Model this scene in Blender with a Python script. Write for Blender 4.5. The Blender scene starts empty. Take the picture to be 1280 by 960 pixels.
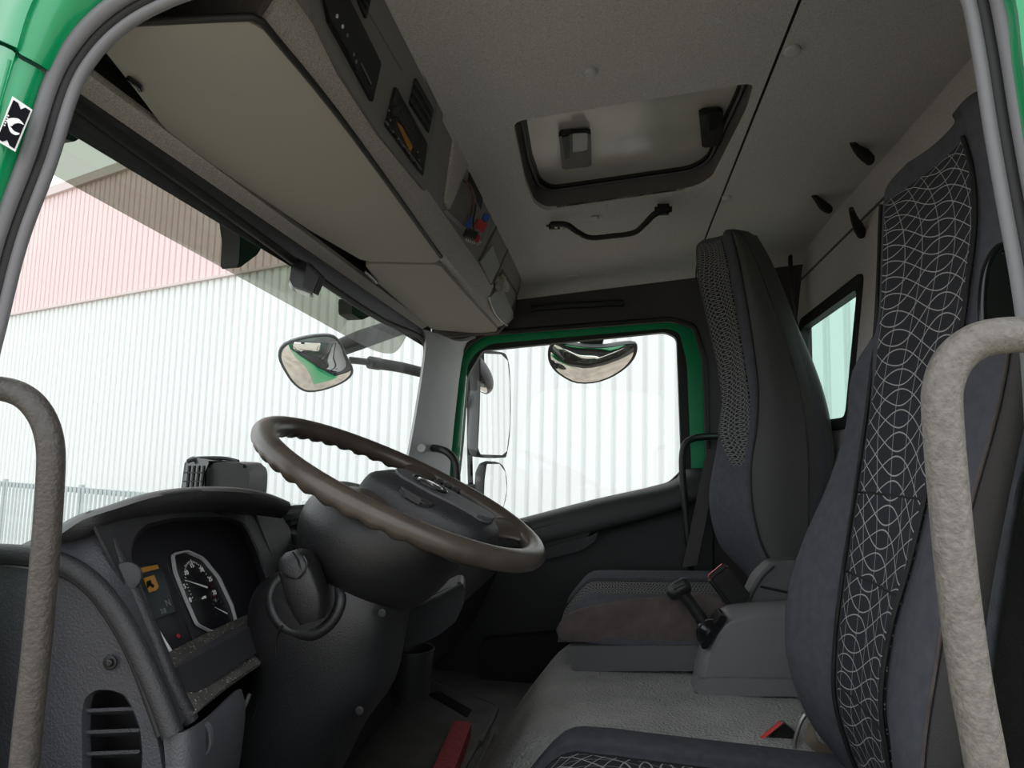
import bpy, bmesh, math, random
from mathutils import Vector, Matrix
random.seed(7)
C = bpy.context.scene.collection
V = Vector
# ------------------------------------------------------------------ camera
FPX = 870.0
cY = V((130, 98, FPX)).normalized()
cZ = V((.024, -1, (98 - 130 * .024) / FPX)).normalized()
cX = cY.cross(cZ)
def ray(u, v):
    r = V((u - 640, v - 480, FPX)); return V((cX.dot(r), cY.dot(r), cZ.dot(r)))
cam_data = bpy.data.cameras.new('camera'); cam = bpy.data.objects.new('camera', cam_data); C.objects.link(cam)
cam_data.sensor_width = 36; cam_data.lens = FPX / 1280 * 36; cam_data.clip_start = .02; cam_data.clip_end = 500
right, down, fwd = V((cX[0], cY[0], cZ[0])), V((cX[1], cY[1], cZ[1])), V((cX[2], cY[2], cZ[2]))
cam.matrix_world = Matrix((( right[0], -down[0], -fwd[0], 0), (right[1], -down[1], -fwd[1], 0), (right[2], -down[2], -fwd[2], 0), (0, 0, 0, 1)))
bpy.context.scene.camera = cam
# ------------------------------------------------------------------ world: even overcast sky
w = bpy.data.worlds.new('overcast_sky'); bpy.context.scene.world = w; w.use_nodes = True
bg = w.node_tree.nodes['Background']; bg.inputs[0].default_value = (.93, .965, 1, 1); bg.inputs[1].default_value = 1.95
vs = bpy.context.scene.view_settings
vs.view_transform = 'Standard'; vs.look = 'None'; vs.exposure = 0.0; vs.gamma = 1; vs.use_curve_mapping = False
# ------------------------------------------------------------------ points
def P(u, v, **k):
    r = ray(u, v); (a, c), = k.items(); return r * (c / r['XYZ'.index(a)])
class Plane:
    def __init__(s, a, b, c):
        s.o = V(a); s.n = (V(b) - s.o).cross(V(c) - s.o).normalized()
        if s.n.dot(-s.o) < 0: s.n = -s.n          # normal looks towards the door opening
    def at(s, u, v, off=0):
        r = ray(u, v); return r * ((s.o + s.n * off).dot(s.n) / r.dot(s.n))
    def poly(s, px, off=0): return [s.at(u, v, off) for u, v in px]
# ------------------------------------------------------------------ materials
MATS = {}
def mat(name, col, rough=.6, metal=0, bump=0, bscale=300, bdist=.002, var=0, vscale=30, spec=.5, coat=0, speck=0, speckcol=(.45,.43,.38), sscale=260):
    if name in MATS: return MATS[name]
    m = bpy.data.materials.new(name); m.use_nodes = True; nt = m.node_tree; b = nt.nodes['Principled BSDF']
    b.inputs['Base Color'].default_value = (*col, 1); b.inputs['Roughness'].default_value = rough
    b.inputs['Metallic'].default_value = metal; b.inputs['Specular IOR Level'].default_value = spec
    b.inputs['Coat Weight'].default_value = coat; b.inputs['Coat Roughness'].default_value = .05
    tc = nt.nodes.new('ShaderNodeTexCoord')
    last = None
    if var:
        n = nt.nodes.new('ShaderNodeTexNoise'); n.inputs['Scale'].default_value = vscale; n.inputs['Detail'].default_value = 5
        nt.links.new(tc.outputs['Object'], n.inputs['Vector'])
        r = nt.nodes.new('ShaderNodeMapRange'); r.inputs[1].default_value = .3; r.inputs[2].default_value = .7
        r.inputs[3].default_value = 1 - var; r.inputs[4].default_value = 1 + var
        nt.links.new(n.outputs['Fac'], r.inputs[0])
        mx = nt.nodes.new('ShaderNodeMix'); mx.data_type = 'RGBA'; mx.blend_type = 'MULTIPLY'; mx.inputs[0].default_value = 1
        mx.inputs[6].default_value = (*col, 1); nt.links.new(r.outputs[0], mx.inputs[7]); last = mx.outputs[2]
    if speck:
        n = nt.nodes.new('ShaderNodeTexNoise'); n.inputs['Scale'].default_value = sscale; n.inputs['Detail'].default_value = 3
        nt.links.new(tc.outputs['Object'], n.inputs['Vector'])
        r = nt.nodes.new('ShaderNodeMapRange'); r.inputs[1].default_value = 1 - speck; r.inputs[2].default_value = 1.04 - speck
        nt.links.new(n.outputs['Fac'], r.inputs[0])
        mx = nt.nodes.new('ShaderNodeMix'); mx.data_type = 'RGBA'
        mx.inputs[6].default_value = (*col, 1); mx.inputs[7].default_value = (*speckcol, 1)
        if last: nt.links.new(last, mx.inputs[6])
        nt.links.new(r.outputs[0], mx.inputs[0]); last = mx.outputs[2]
    if last: nt.links.new(last, b.inputs['Base Color'])
    if bump:
        n = nt.nodes.new('ShaderNodeTexNoise'); n.inputs['Scale'].default_value = bscale; n.inputs['Detail'].default_value = 2
        nt.links.new(tc.outputs['Object'], n.inputs['Vector'])
        bp = nt.nodes.new('ShaderNodeBump'); bp.inputs['Strength'].default_value = bump; bp.inputs['Distance'].default_value = bdist
        nt.links.new(n.outputs['Fac'], bp.inputs['Height']); nt.links.new(bp.outputs[0], b.inputs['Normal'])
    MATS[name] = m; return m
def glass(name, col, gl=.06, rough=0):
    m = bpy.data.materials.new(name); m.use_nodes = True; nt = m.node_tree; nt.nodes.remove(nt.nodes['Principled BSDF'])
    t = nt.nodes.new('ShaderNodeBsdfTransparent'); t.inputs[0].default_value = (*col, 1)
    g = nt.nodes.new('ShaderNodeBsdfGlossy'); g.inputs['Roughness'].default_value = rough
    mx = nt.nodes.new('ShaderNodeMixShader'); mx.inputs[0].default_value = gl
    nt.links.new(t.outputs[0], mx.inputs[1]); nt.links.new(g.outputs[0], mx.inputs[2])
    nt.links.new(mx.outputs[0], nt.nodes['Material Output'].inputs[0]); return m
def fabric_pattern(name, base, line, nu, nv, au, av, width=.07, kv=2.0, ku=1.0):
    """dark cloth woven with two families of fine wavy light lines, in UV space"""
    m = bpy.data.materials.new(name); m.use_nodes = True; nt = m.node_tree; b = nt.nodes['Principled BSDF']
    b.inputs['Roughness'].default_value = .95; b.inputs['Specular IOR Level'].default_value = .1
    uv = nt.nodes.new('ShaderNodeUVMap'); sp = nt.nodes.new('ShaderNodeSeparateXYZ'); nt.links.new(uv.outputs[0], sp.inputs[0])
    def M(op, a, c=None, d=None):
        n = nt.nodes.new('ShaderNodeMath'); n.operation = op
        for i, x in enumerate((a, c, d)):
            if x is None: continue
            if isinstance(x, (int, float)): n.inputs[i].default_value = x
            else: nt.links.new(x, n.inputs[i])
        return n.outputs[0]
    U, W = sp.outputs[0], sp.outputs[1]
    def lines(a, width):
        f = M('ABSOLUTE', M('SUBTRACT', M('FRACT', a), .5)); return M('GREATER_THAN', f, .5 - width)
    # cross lines: v*nv + av*sin(2pi*(ku*u + slow phase of v))
    ph = M('MULTIPLY', M('SINE', M('MULTIPLY', W, 9.0)), 1.1)
    s1 = M('MULTIPLY', M('SINE', M('ADD', M('MULTIPLY', U, 6.283 * ku), ph)), av)
    l1 = lines(M('ADD', M('MULTIPLY', W, nv), s1), width)
    # second cross family, half density with opposite wave
    s3 = M('MULTIPLY', M('SINE', M('ADD', M('MULTIPLY', U, -6.283 * ku), M('MULTIPLY', W, 5.0))), av * .8)
    l3 = lines(M('ADD', M('MULTIPLY', W, nv), M('MULTIPLY', s1, -1.0)), width)
    s2 = M('MULTIPLY', M('SINE', M('MULTIPLY', W, 6.283 * kv)), au)
    l2 = M('MULTIPLY', lines(M('ADD', M('MULTIPLY', U, nu), M('ADD', s2, M('MULTIPLY', W, 2.5))), width * .8), .6)
    tot = M('MAXIMUM', l1, M('MAXIMUM', l2, l3))
    mx = nt.nodes.new('ShaderNodeMix'); mx.data_type = 'RGBA'; mx.inputs[6].default_value = (*base, 1); mx.inputs[7].default_value = (*line, 1)
    nt.links.new(tot, mx.inputs[0]); nt.links.new(mx.outputs[2], b.inputs['Base Color'])
    MATS[name] = m; return m
green = mat('green_paint', (.0, .30, .105), .28, coat=.6)
rubber = mat('rubber', (.055, .055, .06), .55, bump=.2, bscale=150)
rubber_black = mat('rubber_black', (.008, .008, .008), .6)
pl_black = mat('plastic_black', (.011, .011, .012), .42, bump=.25, bscale=500)
pl_vdark = mat('plastic_soft_black', (.005, .005, .0055), .7)
pl_gloss = mat('plastic_gloss_black', (.01, .01, .011), .2)
pl_dark = mat('plastic_dark_grey', (.022, .022, .024), .5, bump=.5, bscale=420)
pl_grey = mat('plastic_grey', (.05, .05, .058), .5, bump=.6, bscale=350, var=.08)
trimgrey = mat('pillar_trim_grey', (.50, .505, .52), .5, bump=.3, bscale=350)
cons_m = mat('console_grey', (.19, .19, .198), .5, bump=.6, bscale=300)
box_m = mat('seat_base_grey', (.11, .11, .112), .5, bump=.5, bscale=420)
pl_mid = mat('plastic_mid_grey', (.075, .075, .083), .5, bump=.5, bscale=350)
pl_dusty = mat('plastic_dusty', (.05, .047, .042), .85, bump=.4, bscale=400, var=.3, speck=.36)
head = mat('headliner_fabric', (.54, .52, .505), .95, bump=.6, bscale=350, var=.18, vscale=300, spec=.1)
head_d = mat('headliner_dark', (.13, .12, .12), .95, bump=.4, bscale=350, var=.1, vscale=250, spec=.1)
shelfmat = mat('console_grained', (.50, .46, .43), .8, bump=.8, bscale=380, var=.3, vscale=380, spec=.2)
visor_m = mat('visor_vinyl', (.36, .34, .305), .75, bump=.1, bscale=200, spec=.25)
tunnel_m = mat('tunnel_mat', (.40, .40, .39), .7, bump=1.0, bscale=170, bdist=.010, var=.18, vscale=7, spec=.3)
floor_m = mat('floor_mat', (.13, .128, .12), .75, bump=.8, bscale=300, var=.25, vscale=12)
navy = mat('navy_cloth', (.085, .088, .102), .95, bump=.5, bscale=700, var=.12, vscale=60, spec=.1, speck=.24, speckcol=(.2,.2,.2), sscale=220)
brownc = mat('brown_grey_cloth', (.12, .10, .095), .95, bump=.5, bscale=600, var=.2, vscale=25, spec=.1)
greyc = mat('grey_cloth', (.085, .079, .078), .95, bump=.6, bscale=700, spec=.1)
leather = mat('seat_shell', (.058, .06, .058), .45, bump=.2, bscale=400)
belt_m = mat('belt_webbing', (.055, .05, .05), .8, bump=.5, bscale=800)
wheel_m = mat('wheel_leather', (.060, .047, .039), .30, bump=.12, bscale=300, var=.2, vscale=20)
handle_m = mat('handle_coated', (.060, .052, .046), .45, bump=.7, bscale=260, var=.2, vscale=120)
handle_w = mat('handle_worn', (.155, .140, .125), .5, bump=.8, bscale=260, var=.22, vscale=160)
chrome = mat('chrome', (.75, .75, .76), .15, metal=1)
steel = mat('steel', (.45, .44, .42), .4, metal=.9)
galv = mat('galvanised', (.50, .56, .57), .5, metal=.3, var=.15, vscale=3)
mirror_m = mat('mirror_glass', (.9, .9, .9), .01, metal=1)
white_p = mat('white_cladding', (.84, .86, .86), .6)
pink_p = mat('pink_cladding', (.84, .66, .66), .6)
eave_m = mat('eave_trim', (.70, .60, .58), .6)
gravel = mat('gravel', (.40, .345, .28), .95, bump=.6, bscale=4, var=.25, vscale=1.5)
red = mat('red_button', (.75, .06, .06), .4)
redbar = mat('red_painted_metal', (.42, .05, .06), .5, bump=.8, bscale=160, var=.3, vscale=90)
white_m = mat('white_print', (.8, .8, .8), .5)
black_m = mat('black_print', (.006, .006, .009), .8, spec=.1)
amber = mat('amber_lcd', (.40, .19, .03), .35)
lcd = mat('lcd_dark', (.015, .022, .024), .25)
panelgloss = mat('cluster_face', (.010, .010, .012), .35)
greyprint = mat('dim_print', (.18, .19, .2), .5)
blue = mat('blue_plug', (.03, .10, .45), .4)
redp = mat('red_plug', (.45, .02, .03), .4)
wire_m = mat('brown_wire', (.16, .09, .06), .5)
cream = mat('crumpled_paper', (.45, .42, .36), .8)
hatch_m = mat('hatch_smoked', (.50, .485, .44), .22, var=.12, vscale=6)
sun_tint = glass('tinted_plexiglass', (.33, .345, .29), .10, .03)
ws_glass = glass('windshield_glass', (.97, .985, .975), .02)
rear_glass = glass('rear_glass_green', (.76, .90, .85), .04)
lens_cover = glass('cluster_lens', (.85, .85, .85), .04)
pat_d = fabric_pattern('patterned_cloth', (.040, .041, .048), (.42, .41, .41), 6, 35, .6, .9, .030)
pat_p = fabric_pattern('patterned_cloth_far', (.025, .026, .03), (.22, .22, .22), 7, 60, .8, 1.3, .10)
pat_c = fabric_pattern('patterned_cloth_cushion', (.040, .041, .048), (.42, .41, .41), 12, 18, 1.2, 1.3, .045)
# ------------------------------------------------------------------ mesh helpers
def link(name, me, m, parent=None):
    o = bpy.data.objects.new(name, me); C.objects.link(o)
    if m and not me.materials: me.materials.append(m)
    if parent is not None: o.parent = parent
    return o
def from_bm(name, bm, m, parent=None, smooth=True, ang=35):
    bmesh.ops.recalc_face_normals(bm, faces=bm.faces)
    me = bpy.data.meshes.new(name); bm.to_mesh(me); bm.free()
    if smooth:
        for p in me.polygons: p.use_smooth = True
        me.set_sharp_from_angle(angle=math.radians(ang))
    return link(name, me, m, parent)
def tag(o, label=None, cat=None, group=None, kind=None):
    if label: o['label'] = label
    if cat: o['category'] = cat
    if group: o['group'] = group
    if kind: o['kind'] = kind
    return o
def thing(name, label, cat, group=None, loc=(0, 0, 0)):
    o = bpy.data.objects.new(name, None); C.objects.link(o); o.empty_display_size = .05
    o.location = loc; o['_l'] = list(loc)
    return tag(o, label, cat, group)
def settle(o):
    """children are modelled in world space; shift them so that the Empty sits at the thing's base"""
    bpy.context.view_layer.update()
    lo = V((1e9,) * 3); hi = V((-1e9,) * 3)
    for ch in o.children_recursive:
        if ch.type == 'MESH':
            for c in ch.bound_box:
                p = ch.matrix_world @ V(c)
                lo = V(map(min, lo, p)); hi = V(map(max, hi, p))
    b = V(((lo.x + hi.x) / 2, (lo.y + hi.y) / 2, lo.z))
    for ch in o.children: ch.location = ch.location - b
    o.location = b
    if '_l' in o: del o['_l']
def cr(a, b, c, d, t):
    return .5 * ((2 * b) + (c - a) * t + (2 * a - 5 * b + 4 * c - d) * t * t + (3 * b - a - 3 * c + d) * t * t * t)
def spline(pts, n=6, closed=False):
    pts = [V(p) for p in pts]; out = []; L = len(pts)
    for i in range(L if closed else L - 1):
        if closed: a, b, c, d = pts[i - 1], pts[i], pts[(i + 1) % L], pts[(i + 2) % L]
        else: a, b, c, d = pts[max(i - 1, 0)], pts[i], pts[i + 1], pts[min(i + 2, L - 1)]
        for k in range(n): out.append(cr(a, b, c, d, k / n))
    if not closed: out.append(pts[-1])
    return out
def rnd(pts, r, n=4, closed=True):
    """round the corners of a 3-D polygon"""
    pts = [V(p) for p in pts]; out = []; L = len(pts)
    for i, p in enumerate(pts):
        if not closed and i in (0, L - 1): out.append(p); continue
        a, b = pts[i - 1], pts[(i + 1) % L]
        ra = min(r, (a - p).length * .45); rb = min(r, (b - p).length * .45)
        s = p + (a - p).normalized() * ra; e = p + (b - p).normalized() * rb
        for k in range(n + 1):
            t = k / n; out.append(s * (1 - t) ** 2 + p * 2 * t * (1 - t) + e * t * t)
    return out
def plate(name, pts, vec, m, parent=None, bev=0, seg=2, smooth=True):
    """polygon extruded by a vector, edges bevelled"""
    bm = bmesh.new(); vec = V(vec)
    a = [bm.verts.new(p) for p in pts]; b = [bm.verts.new(V(p) + vec) for p in pts]
    f1 = bm.faces.new(a); f2 = bm.faces.new(b[::-1]); n = len(pts)
    for i in range(n): bm.faces.new((a[i], a[(i + 1) % n], b[(i + 1) % n], b[i]))
    if bev:
        es = [e for e in bm.edges if (f1 in e.link_faces or f2 in e.link_faces)]
        bmesh.ops.bevel(bm, geom=es, offset=bev, segments=seg, affect='EDGES', clamp_overlap=True)
    return from_bm(name, bm, m, parent, smooth)
def box(name, c, s, m, parent=None, rot=None, bev=.003, seg=2):
    bm = bmesh.new(); bmesh.ops.create_cube(bm, size=1)
    for v in bm.verts: v.co = V((v.co.x * s[0], v.co.y * s[1], v.co.z * s[2]))
    if bev: bmesh.ops.bevel(bm, geom=bm.edges[:], offset=bev, segments=seg, affect='EDGES', clamp_overlap=True)
    R = rot if rot is not None else Matrix.Identity(3)
    for v in bm.verts: v.co = R @ v.co + V(c)
    return from_bm(name, bm, m, parent)
def tube(name, pts, r, m, parent=None, seg=14, sm=6, closed=False, cap=True, squash=None):
    if sm:
        if isinstance(r, (list, tuple)):
            q = spline([(*p, 0) for p in []], 1) if False else None
            rr = [];
            for i in range(len(pts) - 1):
                for k in range(sm): rr.append(r[i] + (r[i + 1] - r[i]) * k / sm)
            rr.append(r[-1])
        pts = spline(pts, sm, closed)
    pts = [V(p) for p in pts]; L = len(pts)
    if not isinstance(r, (list, tuple)): rr = [r] * L
    elif not sm: rr = list(r)
    bm = bmesh.new(); rings = []; up = None
    for i, p in enumerate(pts):
        if closed: t = pts[(i + 1) % L] - pts[i - 1]
        else: t = pts[min(i + 1, L - 1)] - pts[max(i - 1, 0)]
        t.normalize()
        if up is None:
            up = t.orthogonal().normalized() if squash is None else V(squash[0]).normalized()
        up = (up - t * up.dot(t)).normalized(); s = t.cross(up)
        kx = squash[1] if squash else 1
        rings.append([bm.verts.new(p + (up * math.cos(a) * kx + s * math.sin(a)) * rr[i]) for a in [2 * math.pi * k / seg for k in range(seg)]])
    for i in range(L if closed else L - 1):
        A, B = rings[i], rings[(i + 1) % L]
        for k in range(seg): bm.faces.new((A[k], A[(k + 1) % seg], B[(k + 1) % seg], B[k]))
    if cap and not closed: bm.faces.new(rings[0][::-1]); bm.faces.new(rings[-1])
    return from_bm(name, bm, m, parent, ang=60)
def grid_pts(rows, n1, n2, closed=False):
    rows = [spline(r, n2, closed) if n2 > 1 else [V(p) for p in r] for r in rows]
    if n1 <= 1: return rows
    cols = [spline([r[j] for r in rows], n1) for j in range(len(rows[0]))]
    return [[c[i] for c in cols] for i in range(len(cols[0]))]
def surf(name, rows, m, parent=None, n1=4, n2=4, th=0, ang=60, off=None):
    """smooth sheet through rows of points, with UVs; th gives it thickness away from the opening"""
    G = grid_pts(rows, n1, n2); bm = bmesh.new(); uvl = bm.loops.layers.uv.new('UVMap'); H, W = len(G), len(G[0])
    vs_ = [[bm.verts.new(p) for p in r] for r in G]
    for i in range(H - 1):
        for j in range(W - 1):
            f = bm.faces.new((vs_[i][j], vs_[i][j + 1], vs_[i + 1][j + 1], vs_[i + 1][j]))
            for l, (a, b) in zip(f.loops, ((i, j), (i, j + 1), (i + 1, j + 1), (i + 1, j))): l[uvl].uv = (b / (W - 1), a / (H - 1))
    if th:
        bm.normal_update()
        g = bmesh.ops.solidify(bm, geom=bm.faces[:], thickness=th)
    return from_bm(name, bm, m, parent, ang=ang)
def body(name, rings, m, parent=None, n1=4, n2=4, ang=60):
    """closed-section loft with capped ends"""
    G = grid_pts(rings, n1, n2, True); bm = bmesh.new(); W = len(G[0])
    vs_ = [[bm.verts.new(p) for p in r] for r in G]
    for i in range(len(G) - 1):
        for j in range(W):
            bm.faces.new((vs_[i][j], vs_[i][(j + 1) % W], vs_[i + 1][(j + 1) % W], vs_[i + 1][j]))
    bm.faces.new(vs_[0][::-1]); bm.faces.new(vs_[-1])
    return from_bm(name, bm, m, parent, ang=ang)
def ring(name, outer, inner, vec, m, parent=None, n=120, bev=0):
    """flat plate with a hole, from two coplanar loops; vec = thickness"""
    outer = [V(p) for p in outer]; inner = [V(p) for p in inner]; vec = V(vec)
    c = sum(inner, V()) / len(inner); nrm = V()
    for i in range(len(outer)): nrm += (outer[i] - c).cross(outer[(i + 1) % len(outer)] - c)
    nrm.normalize(); e1 = nrm.orthogonal().normalized(); e2 = nrm.cross(e1)
    to2 = lambda p: ((p - c).dot(e1), (p - c).dot(e2))
    O = [to2(p) for p in outer]; I = [to2(p) for p in inner]
    angs = sorted(set([round(2 * math.pi * k / n - math.pi, 5) for k in range(n)] + [round(math.atan2(q[1], q[0]), 5) for q in O + I]))
    A2 = [angs[0]]
    for a in angs[1:]:
        if a - A2[-1] > 1e-3: A2.append(a)
    def hit(poly, a):
        d = (math.cos(a), math.sin(a)); best = None
        for i in range(len(poly)):
            p, q = poly[i], poly[(i + 1) % len(poly)]; ex, ey = q[0] - p[0], q[1] - p[1]
            den = d[0] * ey - d[1] * ex
            if abs(den) < 1e-12: continue
            t = (p[0] * ey - p[1] * ex) / den; s = (p[0] * d[1] - p[1] * d[0]) / den
            if t > 0 and -1e-4 <= s <= 1.0001 and (best is None or t > best): best = t
        return c + (e1 * d[0] + e2 * d[1]) * (best or .001)
    bm = bmesh.new(); R = []
    for a in A2:
        o, i_ = hit(O, a), hit(I, a); R.append([bm.verts.new(x) for x in (o, i_, i_ + vec, o + vec)])
    for k in range(len(R)):
        a, b = R[k], R[(k + 1) % len(R)]
        for j in range(4): bm.faces.new((a[j], b[j], b[(j + 1) % 4], a[(j + 1) % 4]))
    return from_bm(name, bm, m, parent, ang=30)
def disc(name, c, n, r, h, m, parent=None, seg=24, dome=0, bev=.001):
    """round cap standing on c along n"""
    n = V(n).normalized(); e1 = n.orthogonal().normalized(); e2 = n.cross(e1); bm = bmesh.new(); R = []
    prof = [(1, 0), (1, h * .6), (.93, h * .9), (.75, h * (1 + dome * .5)), (.4, h * (1 + dome))]
    for k, z in prof: R.append([bm.verts.new(V(c) + (e1 * math.cos(a) + e2 * math.sin(a)) * r * k + n * z) for a in [2 * math.pi * i / seg for i in range(seg)]])
    for A, B in zip(R, R[1:]):
        for i in range(seg): bm.faces.new((A[i], A[(i + 1) % seg], B[(i + 1) % seg], B[i]))
    bm.faces.new(R[0][::-1]); bm.faces.new(R[-1])
    return from_bm(name, bm, m, parent, ang=50)
def text(name, s, o, ex, ey, size, m, parent=None, th=.0004):
    cu = bpy.data.curves.new(name, 'FONT'); cu.body = s; cu.align_x = 'CENTER'; cu.align_y = 'CENTER'; cu.size = size; cu.extrude = th
    t = bpy.data.objects.new(name, cu); C.objects.link(t); bpy.context.view_layer.update()
    me = bpy.data.meshes.new_from_object(t.evaluated_get(bpy.context.evaluated_depsgraph_get()))
    bpy.data.objects.remove(t); ex = V(ex).normalized(); ez = ex.cross(V(ey)).normalized(); ey = ez.cross(ex)
    me.transform(Matrix(((ex[0], ey[0], ez[0], o[0]), (ex[1], ey[1], ez[1], o[1]), (ex[2], ey[2], ez[2], o[2]), (0, 0, 0, 1))))
    me.materials.clear(); me.materials.append(m); return link(name, me, m, parent)
def structure(o, label=None): o['kind'] = 'structure'; return o
# =================================================================== OUTSIDE
Bd = V((-.9213, .3889, 0)).normalized(); Bn = V((.3889, .9213, 0)).normalized()
def wallp(t, D, z): return Bn * D + Bd * t + V((0, 0, z))
GZ = -2.95
g = box('ground', (0, 5, GZ - .1), (160, 160, .2), gravel, bev=0); structure(g)
def corrugated(name, D, t0, t1, z0, z1, pitch, depth, m, parent, flat=.55):
    bm = bmesh.new(); prof = []; t = t0
    while t < t1:
        for a, d in ((0, 0), (flat, 0), (flat + .12, depth), (.88, depth)): prof.append((t + a * pitch, D + d))
        t += pitch
    A = [bm.verts.new(wallp(a, d, z0)) for a, d in prof]; B = [bm.verts.new(wallp(a, d, z1)) for a, d in prof]
    for i in range(len(A) - 1): bm.faces.new((A[i], A[i + 1], B[i + 1], B[i]))
    return from_bm(name, bm, m, parent, smooth=False)
ware = thing('warehouse', 'long white corrugated metal warehouse with pink upper cladding outside the cab', 'building')
corrugated('lower_cladding', 9.85, -26, 52, GZ, 4.05, .25, .08, white_p, ware, .62)
corrugated('upper_cladding', 9.80, -26, 52, 4.03, 7.45, .25, .08, pink_p, ware, .72)
def along(name, D0, D1, t0, t1, z0, z1, m, parent=None):
    return plate(name, [wallp(t0, D0, z0), wallp(t1, D0, z0), wallp(t1, D0, z1), wallp(t0, D0, z1)], Bn * (D1 - D0), m, parent, 0)
along('drip_flashing', 9.77, 9.90, -26, 52, 4.0, 4.06, eave_m, ware)
along('eave_trim', 9.70, 9.95, -26, 52, 7.42, 7.68, eave_m, ware)
along('inner_wall', 9.96, 10.2, -26, 52, GZ, 7.6, white_p, ware)
settle(ware)
fence = thing('palisade_fence', 'galvanised steel palisade fence in front of the white warehouse wall', 'fence')
FD = 6.4
pb = bmesh.new()
for (t, w_) in ((0, .07),):
    zt = 2.32
    prof = [(-.035, 0), (-.012, -.018), (.012, -.018), (.035, 0)]
    A = [pb.verts.new(Bd * a + Bn * b) for a, b in prof]
    Bv = [pb.verts.new(Bd * a + Bn * b + V((0, 0, zt - .05 * abs(a) / .035))) for a, b in prof]
    for i in range(3): pb.faces.new((A[i], A[i + 1], Bv[i + 1], Bv[i]))
pm = bpy.data.meshes.new('pale'); pb.to_mesh(pm); pb.free(); pm.materials.append(galv)
t = 4.4
while t < 17.5:
    o = link('pale', pm, None, fence); o.location = wallp(t, FD, GZ + .02); t += .135
for z in (-2.5, -.735): along('rail', FD + .01, FD + .05, 4.3, 17.6, z, z + .09, galv, fence)
for t in (4.35, 7.1, 9.85, 12.6, 15.35): 
    a = wallp(t, FD + .09, (GZ - .62) / 2); box('post', a, (.07, .07, -.62 - GZ + .04), galv, fence, Matrix.Rotation(math.atan2(Bd.y, Bd.x), 3, 'Z'), 0)
settle(fence)
# =================================================================== CAB SHELL
YL, YR = .72, 2.72
def ceilz(x, y=1.5): return .745 + .115 * x - max(0, y - 2.3) ** 2 * .08
S1 = .30
PC = Plane((0, 1, .745), (1, 1, .86), (0, 2, .745))
hole = rnd(PC.poly([(641, 152), (944, 103), (934, 140), (890, 226), (869, 238), (683, 264), (668, 255), (656, 225)]), .03)
rear_x = .71
c1 = [(-.44, .72, ceilz(-.44)), (S1 - .003, .72, ceilz(S1)), (S1 - .003, 2.3, ceilz(S1)), (-.44, 2.3, ceilz(-.44))]
o = ring('ceiling', c1, hole, (0, 0, .012), head); structure(o); ceiling = o
# far part of the ceiling curves down to the passenger side
rows = [[(x, y, ceilz(x, y) + dz) for x in (-.44, -.2, .05, S1 - .003)] for y, dz in ((2.299, 0), (2.42, 0), (2.54, 0), (2.63, -.004), (2.68, -.02), (2.70, -.05))]
surf('ceiling_end', rows, head, ceiling, th=0)
rows = [[(x, y, ceilz(x, y) + dz) for x in (S1 + .003, .45, .6, rear_x)] for y, dz in ((.72, 0), (1.2, 0), (1.8, 0), (2.3, 0), (2.5, 0), (2.63, -.004), (2.68, -.02), (2.70, -.05))]
surf('rear_panel', rows, head, ceiling, th=0)
box('seam_strip', (S1, 1.6, ceilz(S1) + .012), (.02, 1.8, .006), rubber_black, ceiling, bev=0)
# rear wall with window
PR = Plane((.70, 1, .82), (.64, 1, .3), (.70, 2, .82))
def rw(y, z): return V((.64 + (z - .3) * .115, y, z))
wy0, wy1 = PR.at(1078, 350).y, 2.62
zt, zb = PR.at(1070, 352).z, PR.at(1050, 532).z
wh = rnd([rw(wy0, zt), rw(wy1, zt), rw(wy1, zb), rw(wy0, zb)], .035)
o = ring('wall_rear', [rw(.72, .83), rw(2.72, .83), rw(2.72, -1.0), rw(.72, -1.0)], wh, (.02, 0, 0), head_d if 0 else head); structure(o)
wrear = o
fr_i = rnd([rw(wy0 + .014, zt - .03), rw(wy1 - .03, zt - .03), rw(wy1 - .03, zb + .03), rw(wy0 + .014, zb + .02)], .03)
wh2 = rnd([rw(wy0 - .012, zt + .012), rw(wy1 + .012, zt + .012), rw(wy1 + .012, zb - .012), rw(wy0 - .012, zb - .012)], .035)
o = ring('window_2', [p + V((-.008, 0, 0)) for p in wh2], [p + V((-.008, 0, 0)) for p in fr_i], (.03, 0, 0), rubber_black); structure(o)
plate('pane', [p + V((.012, 0, 0)) for p in fr_i], (.004, 0, 0), rear_glass, o)
tube('trim_4', [rw(.76, .70) + V((-.002, 0, 0)), rw(2.7, .70) + V((-.002, 0, 0))], .0035, head_d, sm=0); structure(bpy.data.objects['trim_4'])
# floor, firewall
o = box('floor', (-.05, 1.72, -.83), (1.6, 2.05, .06), floor_m, bev=0); structure(o)
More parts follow.
